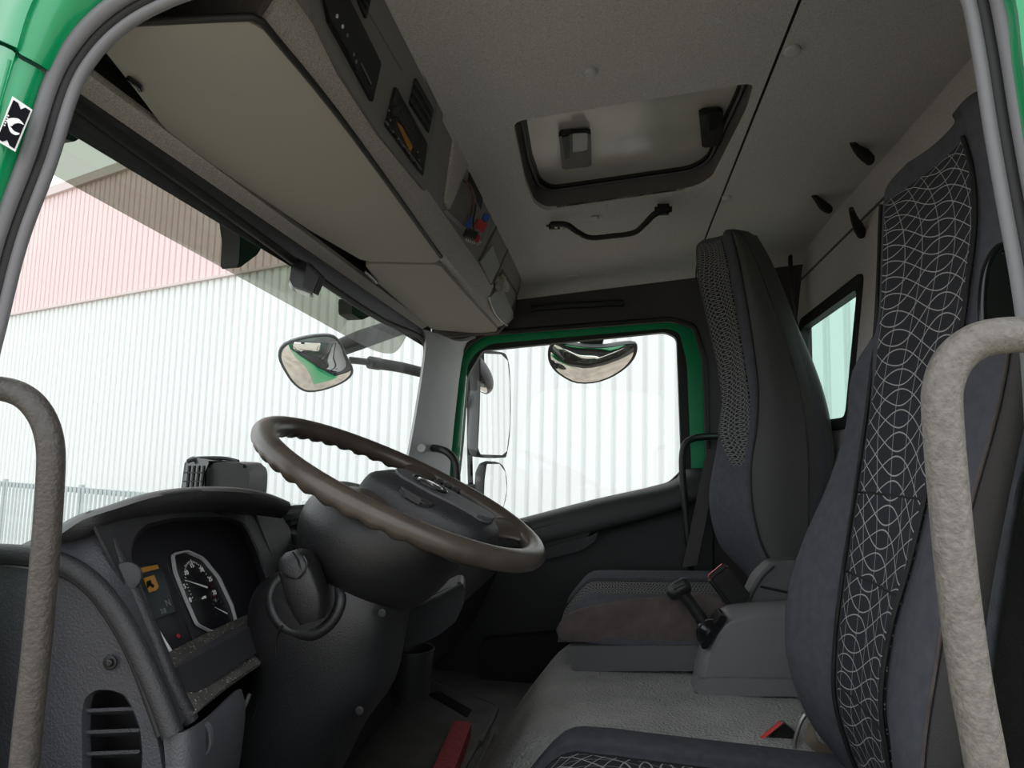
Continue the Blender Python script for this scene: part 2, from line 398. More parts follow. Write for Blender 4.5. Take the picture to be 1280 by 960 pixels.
# ---- passenger side wall: opening for the door
PY = Plane((0, 2.70, 0), (1, 2.70, 0), (0, 2.70, 1))
out_r = rnd(PY.poly([(552, 700), (556, 600), (570, 452), (584, 430), (606, 417), (838, 399), (868, 408), (881, 450), (890, 720)]) , .02)
b0, b1 = out_r[0], out_r[-1]
o = ring('wall_right', [(-.742, 2.70, -1.0), (.72, 2.70, -1.0), (.72, 2.70, .86), (-.742, 2.70, .78)],
         [V((b0.x, 2.70, -.84))] + out_r + [V((b1.x, 2.70, -.84))], (0, .05, 0), mat('wall_band_dark', (.055, .05, .052), .9, bump=.4, bscale=350)); structure(o); wr = o
green_i = rnd(PY.poly([(564, 700), (569, 600), (581, 455), (592, 438), (610, 427), (836, 407), (851, 413), (860, 450), (866, 590), (870, 720)]), .02)
ring('body_flange', [V((b0.x, 2.745, -.84))] + [p + V((0, .045, 0)) for p in out_r] + [V((b1.x, 2.745, -.84))],
     [V((green_i[0].x, 2.745, -.82))] + [p + V((0, .045, 0)) for p in green_i] + [V((green_i[-1].x, 2.745, -.82))], (0, .012, 0), green, wr)
tube('door_seal', [p + V((0, -.002, 0)) for p in out_r], .011, rubber_black, wr, sm=0)
# door with window
door = thing('door_1', 'dark passenger door with large window seen across the cab', 'door'); door['kind'] = 'structure'
del door['category']; del door['label']
PD = Plane((0, 2.762, 0), (1, 2.762, 0), (0, 2.762, 1))
win = rnd(PD.poly([(566, 660), (577, 560), (584, 470), (603, 438), (832, 415), (846, 422), (851, 560), (852, 588), (836, 603), (646, 652), (600, 664)]), .02)
fr_o = rnd(PD.poly([(556, 690), (566, 590), (574, 462), (594, 430), (838, 399), (868, 405), (880, 600), (886, 720), (700, 760)]), .02)
zlow = -.80
ring('window_frame', [V((fr_o[0].x, 2.762, zlow))] + fr_o[:-5] + [V((fr_o[-6].x, 2.762, zlow))], win, (0, .035, 0), rubber_black, door)
plate('window_glass', [p + V((0, .018, 0)) for p in win], (0, .004, 0), ws_glass, door)
def dp(px, y): return [P(u, v, Y=y) for u, v in px]
# inner door card: sloping ledge, recessed field, grab recess
surf('door_card', [dp([(540, 680), (640, 654), (740, 628), (836, 606), (856, 590), (886, 588)], 2.725),
                   dp([(540, 684), (642, 660), (742, 634), (838, 613), (862, 600), (890, 600)], 2.67),
                   dp([(542, 700), (645, 684), (745, 660), (840, 634), (866, 622), (890, 622)], 2.655),
                   dp([(545, 716), (648, 697), (748, 672), (843, 648), (868, 640), (890, 640)], 2.68),
                   dp([(545, 780), (648, 780), (748, 770), (843, 760), (868, 750), (890, 750)], 2.69),
                   dp([(545, 880), (648, 880), (748, 870), (843, 860), (868, 850), (890, 850)], 2.68)], mat('door_card_black', (.022, .0225, .024), .5, bump=.4, bscale=420), door, n2=3, th=.01)
plate('trim_strip', rnd(dp([(655, 662), (752, 642), (748, 650), (742, 657), (660, 676)], 2.650), .006), (0, .02, 0), pl_dark, door, .003)
plate('door_pull', rnd(dp([(668, 690), (738, 670), (748, 665), (744, 676), (728, 688), (680, 700)], 2.646), .008), (0, .03, 0), pl_dark, door, .006)
plate('door_pull_recess', rnd(dp([(672, 680), (735, 663), (738, 667), (728, 674), (676, 688)], 2.648), .006), (0, .02, 0), rubber_black, door, .002)
box('lock_button', P(655, 655, Y=2.65), (.03, .02, .02), pl_dark, door)
plate('storage_bin', rnd(dp([(600, 800), (720, 790), (870, 785), (870, 860), (600, 870)], 2.60), .03), (0, .06, 0), pl_vdark, door, .01)
settle(door)
# header band over the passenger door with slot handle
o = tube('slot_handle', dp([(664, 387), (680, 384), (770, 379), (777, 380)], 2.685), .013, rubber_black, sm=3, squash=((0, 1, 0), .7))
tag(o, 'black slot-like grab bar on dark panel above the passenger door', 'handle')
o = plate('warning_label', dp([(688, 340), (722, 334), (750, 334), (750, 338), (722, 345), (690, 347)], 2.62), (0, .004, 0), head, bev=.001)
tag(o, 'thin pale plastic plate at the fold above the black slot handle', 'plate')
plate('insert', dp([(717, 337), (722, 336.5), (722, 340), (717, 340.5)], 2.615), (0, .003, 0), rubber_black, o)
# A-pillar trim on passenger side
o = surf('trim_1', [[P(524, 412, Y=2.45), P(545, 418, Y=2.52), P(574, 424, Y=2.62), P(596, 418, Y=2.695)],
                    [P(530, 432, Y=2.47), P(550, 436, Y=2.54), P(568, 440, Y=2.64), P(577, 436, Y=2.695)],
                    [P(517, 520, Y=2.47), P(535, 520, Y=2.54), P(556, 522, Y=2.64), P(565, 524, Y=2.695)],
                    [P(504, 590, Y=2.47), P(524, 595, Y=2.54), P(548, 600, Y=2.64), P(558, 604, Y=2.695)],
                    [P(494, 650, Y=2.47), P(516, 655, Y=2.54), P(545, 670, Y=2.64), P(552, 690, Y=2.695)],
                    [P(490, 700, Y=2.47), P(510, 705, Y=2.54), P(540, 720, Y=2.64), P(552, 740, Y=2.695)]], trimgrey, th=.012); structure(o)
disc('screw_cap', P(527, 560, Y=2.50), (.2, -1, .1), .016, .004, trimgrey, o)
# windshield
WS0, WS1 = V((-.715, 0, .435)), V((-.80, 0, -.17))
def wsp(y, k): 
    q = WS0.lerp(WS1, k); return V((q.x - .0 * y, y, q.z))
PW = Plane(wsp(1, 0), wsp(1, 1), wsp(2, 0))
wg = rnd([wsp(.60, -.25), wsp(2.50, -.03), wsp(2.50, 1), wsp(.60, 1)], .0)
wg_i = [PW.at(u, v) for u, v in [(60, 110), (105, 142), (300, 283), (470, 399), (495, 410), (514, 417), (526, 426), (530, 440), (524, 490), (507, 590), (497, 640)]] + [wsp(.62, 1.02), wsp(.62, -.02)]
o = plate('window_1', [wsp(.60, 0), wsp(2.52, 0), wsp(2.52, 1), wsp(.60, 1)], (-.004, 0, 0), ws_glass); structure(o)
tube('glass_seal', [PW.at(u, v, .004) for u, v in [(70, 112), (105, 138), (200, 207), (300, 278), (400, 350), (470, 396), (495, 408), (514, 415), (527, 424), (532, 438), (526, 490), (509, 590), (499, 650)]], .009, rubber_black, o, sm=3, seg=8)
# header trim in front of the visors (strips parallel to the cross axis)
def strip(name, prof, y0, y1, m, parent=None, th=.01, skew=0):
    y0 = max(y0, .745)
    n = 12; rows = []
    for i in range(n + 1):
        y = y0 + (y1 - y0) * i / n; rows.append([V((x + skew * (y - y0), y, z)) for x, z in prof])
    return surf(name, rows, m, parent, n1=1, n2=1, th=th, ang=25)
o = strip('trim_2', [(-.735, .425), (-.720, .452), (-.716, .474), (-.72, .51)], .70, 2.56, pl_dark); structure(o)
strip('grained_strip', [(-.718, .474), (-.705, .482), (-.692, .489), (-.70, .52)], .70, 2.44, shelfmat, o)
strip('visor_groove', [(-.695, .487), (-.69, .53), (-.60, .545)], .70, 2.5, pl_vdark, o)
# overhead console
con = thing('overhead_console', 'grey grained overhead console shelf above the windshield with radio and storage bays', 'console')
strip('grained_lip', [(-.50, .56), (-.455, .520), (-.443, .523), (-.430, .54), (-.420, .570), (-.417, .580)], .70, 2.62, shelfmat, con, th=.008)
strip('fascia', [(-.418, .578), (-.412, .585), (-.372, .70), (-.36, .75)], .70, 2.62, mat('fascia_grey', (.24, .225, .22), .85, bump=.6, bscale=380, var=.2, vscale=380), con, th=.006)
strip('top', [(-.36, .72), (-.36, .76), (-.5, .78)], .70, 2.62, head, con, th=.006)
strip('shelf_underside', [(-.75, .56), (-.50, .556)], .70, 2.65, pl_vdark, con, th=.006)
plate('end_cap', [(-.72, 2.62, .50), (-.66, 2.62, .475), (-.46, 2.62, .49), (-.415, 2.62, .54), (-.40, 2.62, .60), (-.37, 2.62, .72), (-.72, 2.62, .75)], (0, .05, 0), head_d, con, .01)
plate('end_cap', [(-.70, .736, .545), (-.50, .736, .535), (-.452, .736, .532), (-.435, .736, .532), (-.405, .736, .58), (-.36, .736, .70), (-.36, .736, .78), (-.72, .736, .75)], (0, .012, 0), head_d, con, .002)
FP = Plane((-.412, 1, .585), (-.372, 1, .70), (-.412, 2, .585))
def fp(px, off=0): return FP.poly(px, off)
fn = FP.n
# driver-side bezel
bezm = mat('bezel_grey', (.20, .195, .19), .5, bump=.3, bscale=300)
bez = plate('bezel', rnd(fp([(372, -60), (390, 28), (420, 90), (470, 165), (525, 234), (541, 170), (546, 130), (480, -10), (450, -80)], .002), .01), fn * .008, bezm, con, 0)
ring('bezel_edge', rnd(fp([(368, -70), (387, 28), (418, 92), (468, 168), (526, 238), (544, 170), (549, 128), (482, -14), (450, -90)], .001), .01),
     rnd(fp([(376, -60), (396, 26), (425, 86), (474, 159), (522, 220), (535, 168), (540, 130), (476, -8), (448, -76)], .001), .01), fn * .012, bezm, con)
settle_later = []
tac = thing('tachograph', 'black flat tachograph unit recessed in the console bezel nearest the camera', 'recorder')
plate('housing', rnd(fp([(392, -60), (408, 28), (462, 127), (473, 78), (430, -8), (410, -60)], .0105), .003), fn * .006, pl_black, tac, .0015)
plate('drawer', rnd(fp([(398, -20), (411, 24), (446, 90), (455, 60), (420, -8), (410, -30)], .0168), .003), fn * .003, pl_black, tac, .001)
for q in ((421, 20), (428, 33), (434, 44), (442, 68), (445, 77)): disc('button', FP.at(q[0], q[1], .020), fn, .0028, .0015, white_m if q[1] < 40 else greyprint, tac, 10)
plate('slot', fp([(447, 76), (449, 75.5), (463, 104), (461.5, 105)], .0165), fn * .003, chrome, tac)
settle(tac)
rad = thing('radio', 'car radio with orange display set in overhead console', 'radio')
plate('housing', rnd(fp([(492, 108), (480, 156), (526, 218), (531, 178)], .0105), .002), fn * .006, pl_black, rad, .0015)
plate('display', fp([(495, 152), (501, 157), (515, 183), (512, 190)], .0166), fn * .002, amber, rad)
plate('display_panel', rnd(fp([(500, 137), (519, 170), (516, 178), (497, 148)], .0166), .002), fn * .0022, pl_dark, rad, .0005)
disc('volume_knob', FP.at(492, 139, .0166), fn, .008, .009, pl_dark, rad, 18)
for k in range(6):
    u, v = 484 + k * 6.4, 158 + k * 9.2
    plate('preset_button', fp([(u, v), (u + 2, v - 2), (u + 6, v + 4), (u + 4, v + 6)], .0166), fn * .002, pl_gloss if k % 2 else pl_dark, rad)
plate('slot', fp([(481, 152), (482, 151), (527, 211), (526, 213)], .0166), fn * .0015, greyprint, rad)
for q in ((486, 138), (488, 150), (516, 160), (522, 190), (524, 200)): disc('button', FP.at(q[0], q[1], .0166), fn, .002, .0015, greyprint, rad, 8)
settle(rad)
def vent_unit(px, nsl, label):
    o = thing('air_vent', label, 'vent', 'slotted vents in the overhead console bezel'); del o['group']
    plate('frame', rnd(fp(px, .0105), .003), fn * .004, rubber_black, o, .001)
    a, b, c, d = px
    for k in range(nsl):
        t0 = (k + .25) / nsl; t1 = (k + .60) / nsl
        L = lambda p, q, t: (p[0] * (1 - t) + q[0] * t, p[1] * (1 - t) + q[1] * t)
        plate('slat', fp([L(a, b, t0), L(d, c, t0), L(d, c, t1), L(a, b, t1)], .0146), fn * .003, pl_dark, o)
    settle(o)
vent_unit([(518, 97), (511, 130), (534, 166), (540, 136)], 3, 'black slotted vent beside the radio in the overhead console')
vent_unit([(440, -30), (446, 2), (455, 24), (462, -6)], 3, 'black slotted vent cut by the top edge of the picture')
plate('blank_panel', rnd(fp([(462, -6), (458, 12), (503, 90), (512, 80), (510, 72), (472, 0)], .0105), .004), fn * .002, bezm, con, .001)
# raised hump and storage bays
plate('hump', rnd(fp([(566, 150), (596, 148), (590, 180), (556, 262), (552, 250)], .001), .008), fn * .012, shelfmat, con, .004)
def bay(px, name, d=.11, lip=.006, parent=con, mm=pl_dark):
    inner = []
    cx_, cy_ = sum(p[0] for p in px) / len(px), sum(p[1] for p in px) / len(px)
    for p in px: inner.append((p[0] + (cx_ - p[0]) * .16, p[1] + (cy_ - p[1]) * .13))
    f = ring(name, rnd(fp(px, .001), .006), rnd(fp(inner, .001), .005), fn * lip, mm, parent)
    return f
bayA = [(597, 176), (624, 232), (602, 306), (596, 306), (552, 264)]
bay(bayA, 'bay_frame', mm=bezm)
lipm = mat('bay_lip_grey', (.38, .38, .38), .4)
plate('bay_edge', fp([(552, 263), (557, 262), (602, 303), (596, 307)], .007), fn * .003, lipm, con)
plate('bay_edge', fp([(596, 178), (598, 178), (624, 231), (622, 233)], .007), fn * .002, lipm, con)
plate('bay_back', rnd(fp([(597, 183), (620, 232), (600, 300), (556, 262)], .0012), .005), fn * .003, pl_grey, con, .001)
plate('bay_shelf', fp([(587, 198), (604, 236), (600, 262), (583, 232)], .004), fn * .004, rubber_black, con, .001)
bayB = [(631, 257), (639, 300), (622, 338), (612, 356), (595, 325)]
bay(bayB, 'bay_frame', mm=head_d)
plate('bay_back', fp([(631, 266), (636, 298), (620, 332), (612, 326)], .0015), fn * .003, pl_vdark, con)
plate('bay_lip', rnd(fp([(598, 327), (613, 306), (622, 332), (611, 354)], .004), .003), fn * .008, lipm, con, .002)
bayC = [(626, 335), (645, 365), (640, 400), (632, 408), (610, 370)]
bay(bayC, 'bay_frame', mm=head_d)
plate('bay_back', fp([(627, 338), (643, 366), (640, 395), (622, 372)], .0015), fn * .003, rubber_black, con)
surf('bay_lip', [[FP.at(*q, .006) for q in ((612, 371), (625, 360), (632, 372))], [FP.at(*q, .012) for q in ((616, 386), (632, 380), (640, 390))], [FP.at(*q, .008) for q in ((631, 406), (638, 400), (641, 398))]], lipm, con, th=.004)
tube('lip_edge', [FP.at(u, v, .012) for u, v in ((611, 371), (617, 388), (625, 399), (634, 407))], .0035, lipm, con, seg=8)
settle(con)
pp = thing('crumpled_paper', 'crumpled beige paper stuffed in the storage bay nearest the passenger side', 'paper')
bm = bmesh.new(); bmesh.ops.create_icosphere(bm, subdivisions=3, radius=.030)
c_ = FP.at(627, 356, .02)
for v_ in bm.verts:
    k = 1 + .35 * math.sin(v_.co.x * 190 + 1) * math.cos(v_.co.y * 160) + random.uniform(-.12, .12); v_.co = V((v_.co.x * .7, v_.co.y * 1.5, v_.co.z * .9)) * k + c_
from_bm('paper', bm, cream, pp, ang=15); settle(pp)
wh_ = thing('wiring_harness', 'loose brown wires with blue, red and black plugs hanging from storage bay', 'wires')
for k in range(9):
    s = random.uniform(-3, 3)
    tube('wire', [FP.at(580 + s * .5, 226 + s * .6, .012), FP.at(587 + s * 1.4, 232 + s, .025 + .002 * k), FP.at(592 + s * 1.6, 255, .032), FP.at(588 + s * 2.0, 278, .03), FP.at(590 + s * 2, 292, .028)], .0019, wire_m if k % 3 else pl_vdark, wh_, seg=6, sm=4)
def plug(u, v, s, m, ang, off=.03):
    c = FP.at(u, v, off); box('plug', c, s, m, wh_, Matrix.Rotation(ang, 3, 'Y') @ Matrix.Rotation(.5, 3, 'Z'), .002)
plug(600, 282, (.03, .026, .026), redp, .5); plug(586, 276, (.012, .012, .034), blue, .1); plug(607, 272, (.015, .02, .02), blue, .4)
plug(588, 293, (.032, .026, .022), pl_black, .3, .034); plug(596, 298, (.012, .012, .022), redp, .2)
for k in range(5): plug(583 + k * 2.4, 300 + k * .9, (.003, .003, .012), white_m, .2, .036)
settle(wh_)
# =================================================================== visors
PV = Plane((-.66, 1, .487), (-.445, 1, .508), (-.66, 2, .480))
vis = thing('sun_visor', 'large grey-brown padded roller visor panel over the driver side windshield', 'sun visor')
pts = PV.poly([(100, 40), (128, 60), (176, 121), (205, 160), (259, 201), (387, 288), (455, 327), (548, 329), (549, 320), (440, 170), (345, 52), (322, 28), (290, 24)])
plate('panel', rnd(pts, .02), (0, 0, .009), visor_m, vis, .003)
tube('pull_catch', [PV.at(u, v, .004) for u, v in ((160, 98), (172, 106), (176, 112))], .004, pl_gloss, vis)
tube('edge_piping', [PV.at(u, v, .001) for u, v in ((128, 30), (290, 22), (322, 25), (346, 50), (440, 167), (551, 321))], .005, rubber_black, vis, sm=5)
settle(vis)
vis = thing('sun_visor', 'smaller grey-brown flap panel beside the large visor, next to passenger door', 'sun visor')
pts = PV.poly([(456, 330), (549, 331), (562, 346), (622, 412), (618, 416), (590, 416), (540, 412), (500, 378), (470, 352)])
plate('panel', rnd(pts, .012), (0, 0, .014), visor_m, vis, .004)
tube('pull_catch', [PV.at(u, v, .004) for u, v in ((455, 338), (466, 348), (470, 353))], .005, pl_gloss, vis)
settle(vis)
# =================================================================== sunroof
sr = thing('roof_hatch', 'closed smoked roof hatch with two black latches in grey ceiling', 'roof hatch')
up = V((0, 0, .06))
HP = Plane(PC.o + up, PC.o + up + V((1, 0, .115)), PC.o + up + V((0, 1, 0)))
bm = bmesh.new(); A = [bm.verts.new(p + V((0, 0, .006))) for p in hole]; Bq = [bm.verts.new(p + up * 1.3) for p in hole]
for i in range(len(A)): bm.faces.new((A[i], A[(i + 1) % len(A)], Bq[(i + 1) % len(A)], Bq[i]))
from_bm('well', bm, head_d, sr)
cen = sum(hole, V()) / len(hole)
hp2 = [cen + (p - cen) * .985 + up for p in hole]; hi2 = [cen + (p - cen) * .93 + up for p in hole]
ring('seal', [cen + (p - cen) * 1.03 + up for p in hole], hi2, (0, 0, .03), rubber_black, sr)
tube('inner_rib', [p - V((0, 0, .004)) for p in [cen + (q - cen) * .965 + up for q in hole]], .004, pl_mid, sr, seg=8, sm=0, closed=True)
plate('hatch_panel', [cen + (p - cen) * 1.0 + up * 1.15 for p in hole], (0, 0, .008), hatch_m, sr)
def latch(c, w, nm):
    q = [(c[0] - w, c[1] - 22), (c[0] + w, c[1] - 25), (c[0] + w + 1, c[1] + 18), (c[0] - w + 4, c[1] + 22)]
    l = plate(nm, rnd([HP.at(u, v, -.004) for u, v in q], .008), HP.n * .012, pl_black, sr, .003)
    q = [(c[0] - w * .15, c[1] - 21), (c[0] + w * .8, c[1] - 22), (c[0] + w * .8, c[1]), (c[0] - w * .1, c[1] + 3)]
    plate('latch_tab', rnd([HP.at(u, v, .009) for u, v in q], .004), HP.n * .006, pl_gloss, l, .002)
    q = [(c[0] - w * .8, c[1] - 14), (c[0] - w * .3, c[1] - 16), (c[0] - w * .3, c[1] + 12), (c[0] - w * .6, c[1] + 13)]
    plate('latch_slot', rnd([HP.at(u, v, .009) for u, v in q], .003), HP.n * .002, rubber_black, l, .0005)
latch((718, 185), 20, 'latch'); latch((888, 158), 15, 'latch')
settle(sr)
# ceiling fittings
o = thing('ceiling_grab_handle', 'black curved grab handle on the ceiling beyond the roof hatch', 'handle')
zc = [(690, 280, .722), (708, 281, .71), (722, 290, .69), (738, 297, .682), (765, 295, .682), (792, 291, .685), (806, 280, .70), (818, 268, .722), (833, 262, .742)]
tube('grip', [P(u, v, Z=z - .012) for u, v, z in zc], [.011, .012, .011, .0105, .0105, .0105, .011, .012, .009], pl_vdark, o, squash=((0, 0, 1), .75))
for q in ((693, 280, .735), (829, 262, .752)): box('mount', P(q[0], q[1], Z=q[2] - .01), (.05, .03, .03), pl_vdark, o, bev=.008)
for q in ((695, 284), (705, 286)): disc('screw', P(q[0], q[1], Z=.70), (0, -.3, -1), .005, .002, steel, o, 10)
settle(o)
def cap(u, v, lab, r=.013, grp=None):
    p = PC.at(u, v); o = disc('round_cap', p, (0, 0, -1), r, .007, trimgrey, dome=.3); tag(o, lab, 'cap')
cap(738, 88, 'round grey fixing cap on ceiling before the roof hatch, facing the camera side')
o_ = P(743, 272, Z=.735); o = disc('round_cap', o_, (0, 0, -1), .013, .006, trimgrey, dome=.3); tag(o, 'round grey fixing cap framed by the black ceiling grab handle', 'cap')
cap(990, 62, 'round grey cap on the ceiling seam near the top of the picture', .016)
cap(908, 246, 'small round cap on ceiling seam behind the roof hatch', .013)
def hook(pts, lab, flip=1):
    o = thing('coat_hook', lab, 'hook')
    body_pts = [P(u, v, X=x) for u, v, x in pts]
    tube('hook_body', body_pts, [.009, .014, .020, .019][:len(pts)], pl_vdark, o, squash=((1, 0, 0), .7), sm=4)
    disc('hook_tip', body_pts[0], (0, -1, 0), .007, .004, pl_dark, o, 12); settle(o)
hook([(1065, 178, .58), (1072, 187, .60), (1080, 193, .62), (1087, 199, .64)], 'dark plastic coat hook, the one nearest the camera on the rear ceiling panel')
hook([(1016, 243, .58), (1023, 251, .60), (1029, 257, .62), (1035, 261, .64)], 'dark plastic coat hook on rear ceiling panel, farther from camera beside the seat top')
hook([(1064, 262, .62), (1068, 274, .64), (1073, 284, .66), (1077, 292, .675)], 'dark plastic hook on the rear wall just above the rear window corner')
# =================================================================== SEATS
def interp(cv, v):
    cv = sorted(cv)
    if v <= cv[0][0]: return cv[0][1]
    for (a, b), (c, d) in zip(cv, cv[1:]):
        if v <= c: return b + (d - b) * (v - a) / (c - a)
    return cv[-1][1]
def edge(cv, Y, z):
    v = 573 - 870 * z / Y
    for _ in range(6):
        p = P(interp(cv, v), v, Y=Y); v += (p.z - z) * 870 / Y * .9
    return p
def mixp(a, b, t, dx=0, dz=0): q = V(a).lerp(V(b), t); return V((q.x + dx, q.y, q.z + dz))
# ---- driver seat
ds = thing('driver_seat', 'near truck seat with navy bolsters, wavy-line patterned cloth and built-in headrest', 'seat')
far_c = [(128, 1205), (135, 1192), (150, 1168), (180, 1135), (215, 1110), (260, 1104), (330, 1103), (380, 1096), (400, 1082), (430, 1070), (480, 1066), (540, 1058), (590, 1042), (640, 1018), (690, 998), (730, 986), (760, 981), (800, 981), (830, 985), (870, 996), (900, 1012), (930, 1035), (960, 1062)]
pl_c = [(160, 1172), (175, 1150), (215, 1112), (260, 1106), (330, 1104), (430, 1099), (520, 1088), (590, 1078), (690, 1063), (760, 1053), (830, 1047), (900, 1050), (960, 1075), (1000, 1095)]
pr_c = [(150, 1200), (180, 1215), (240, 1227), (300, 1224), (420, 1208), (560, 1176), (640, 1160), (700, 1145), (760, 1126), (830, 1111), (900, 1107), (960, 1118), (1000, 1125)]
nr_c = [(150, 1225), (220, 1256), (330, 1262), (440, 1262), (560, 1232), (700, 1189), (860, 1163), (960, 1148)]
rr_c = [(150, 1262), (330, 1300), (560, 1285), (620, 1275), (700, 1263), (820, 1246), (960, 1238)]
zl = [-.62, -.54, -.46, -.38, -.30, -.21, -.12, -.02, .08, .17, .26, .34, .41, .46]
rings, prow, srow = [], [], []
for z in zl:
    t = min(1, max(0, (z - .02) / .22)); yf = 1.385 - .135 * t; ypl = 1.26 - .015 * t; ypr = 1.0; yn = .885 + .03 * t
    f_, l_, r_, n_, b_ = edge(far_c, yf, z), edge(pl_c, ypl, z), edge(pr_c, ypr, z), edge(nr_c, yn, z), edge(rr_c, yn, z)
    bx = min(max(b_.x, n_.x + .05), .60)
    if t > .99: f_ = l_ + V((.02, .02, 0))
    rings.append([V((min(bx + .03, .62), yf - .03, z)), V((f_.x + .07, yf + .008, z)), f_, mixp(f_, l_, .55, -.006), l_, mixp(l_, r_, .33, .012), mixp(l_, r_, .67, .012), r_, mixp(r_, n_, .5, -.012), n_, V((mixp(n_, b_, .5).x, yn - .006, z)), V((bx, yn + .005, z)), V((min(bx + .04, .63), 1.12, z))])
    prow.append([l_ + V((-.001, -.001, 0)), mixp(l_, r_, .33, .007), mixp(l_, r_, .67, .007), r_ + V((-.001, .008, 0))])
    if z < .2: srow.append([n_ + V((.004, -.006, 0)), V((mixp(n_, b_, .5).x, yn - .014, z)), V((bx, yn - .004, z))])
top = rings[-1]; cen = sum(top, V()) / len(top)
rings.append([cen + (p - cen) * .90 + V((0, 0, .028)) for p in top]); rings.append([cen + (p - cen) * .55 + V((0, 0, .042)) for p in top])
body('backrest', rings, navy, ds)
surf('patterned_panel', prow, pat_d, ds, th=.002)
surf('side_panel', srow, greyc, ds, th=.004)
PS = Plane(prow[5][0], prow[5][3], prow[8][0])
def seam(z, a=0, b=3):
    pts = []
    L = edge(pl_c, 1.26, z); R_ = edge(pr_c, 1.0, z)
    for k in range(5): pts.append(mixp(L, R_, k / 4, -.001 + .010 * math.sin(k / 4 * math.pi)))
    return pts
for z in (-.04, -.172, -.355): tube('cross_seam', seam(z), .0022, pl_vdark, ds, seg=6)
for nm, cv, yy in (('seam', pl_c, 1.26), ('seam', pr_c, 1.0)):
    tube(nm, [edge(cv, yy, z) + V((-.007, 0, 0)) for z in zl], .0035, pl_vdark, ds, seg=6)
tube('piping', [edge(nr_c, .885 + .03 * min(1, max(0, (z - .02) / .22)), z) + V((0, -.005, 0)) for z in zl[:10]], .0025, brownc, ds, seg=6)
tube('belt_guide', [P(u, v, Y=.90) for u, v in ((1231, 420), (1229, 385), (1232, 345), (1240, 322), (1252, 309), (1266, 316), (1276, 330))], .006, pl_gloss, ds)
plate('belt_slot', rnd([P(u, v, Y=.895) for u, v in ((1234, 425), (1233, 350), (1247, 316), (1285, 318), (1290, 425))], .01), (0, .004, 0), rubber_black, ds)
box('side_cover', (.53, .90, -.45), (.10, .06, .5), pl_vdark, ds, bev=.02)
def cush(name, y0, y1, yp0, yp1, x0, x1, zt, rise, m_body, m_pan, parent, front_drop=.09, h=.12, bol=.02):
    """seat cushion: rings across, stepping front to back"""
    R, PN = [], []
    n = 9
    for i in range(n):
        k = i / (n - 1); x = x0 + (x1 - x0) * k; s = min(1, k / .22); d = front_drop * (1 - math.sqrt(max(0, 1 - (1 - s) ** 2)))
        z = zt + rise * k - d; sh = .03 * (1 - s)
        zb_ = zt - h + rise * k * .5
        R.append([V((x, y0 + sh, zb_)), V((x, y0 + sh - .004, (z + zb_) / 2)), V((x, y0 + sh, z + bol - .02)), V((x, y0 + .025 + sh, z + bol)), V((x, yp0 - .02, z + bol)), V((x, yp0, z - .002)),
                  V((x, (yp0 + yp1) / 2, z - .004)), V((x, yp1, z - .002)), V((x, yp1 + .02, z + bol)), V((x, y1 - .025 - sh, z + bol)), V((x, y1 - sh, z + bol - .02)), V((x, y1 - sh + .004, (z + zb_) / 2)), V((x, y1 - sh, zb_)), V((x, (y0 + y1) / 2, zb_))])
        PN.append([V((x - (.004 if i == 0 else 0), yp0, z + .004)), V((x, yp0 * .67 + yp1 * .33, z + .002)), V((x, yp0 * .33 + yp1 * .67, z + .002)), V((x, yp1, z + .004))])
    body(name, R, m_body, parent)
    PN = [[V((p.x - .004, p.y, p.z - .02)) for p in PN[0]]] + PN
    surf('patterned_panel', PN, m_pan, parent, th=.003)
    for yy, s in ((yp0, -1), (yp1, 1)):
        tube('seam', [V((PN[i][0].x, yy, PN[i][0].z + .003)) for i in range(1, n)], .0022, pl_vdark, parent, seg=6)
    return PN
cush('cushion', .86, 1.42, 1.0, 1.31, -.165, .42, -.520, -.02, navy, pat_c, ds, bol=.024)
box('seat_base', (.15, 1.13, -.715), (.5, .42, .16), pl_vdark, ds, bev=.02)
settle(ds)
# ---- passenger seat
psn = thing('passenger_seat', 'far truck seat with slim dark shell back, seen beyond the hand lever', 'seat')
far_p = [(278, 884), (285, 878), (300, 873), (330, 871), (360, 876), (400, 885), (450, 896), (520, 903), (550, 898), (580, 892), (620, 886), (650, 888), (690, 905), (715, 932), (740, 950)]
pf_p = [(285, 880), (330, 873), (400, 887), (470, 904), (540, 930), (600, 925), (700, 940)]
pn_p = [(278, 899), (300, 903), (330, 910), (400, 922), (470, 934), (540, 943), (600, 941), (660, 945), (715, 962)]
nn_p = [(278, 905), (300, 910), (330, 918), (400, 930), (470, 940), (520, 942), (560, 934), (600, 930), (650, 936), (690, 948), (715, 962)]
cr_p = [(281, 915), (300, 932), (330, 948), (400, 974), (450, 990), (500, 1004), (560, 1012), (640, 1012), (715, 1012)]
bk_p = [(281, 936), (300, 948), (340, 970), (400, 992), (420, 1002), (480, 1026), (520, 1036), (560, 1042), (600, 1041), (640, 1024), (680, 1012), (715, 1010)]
zl = [-.36, -.28, -.2, -.1, 0, .1, .2, .3, .4, .5, .58, .635, .66]
rings, prow, shell = [], [], []
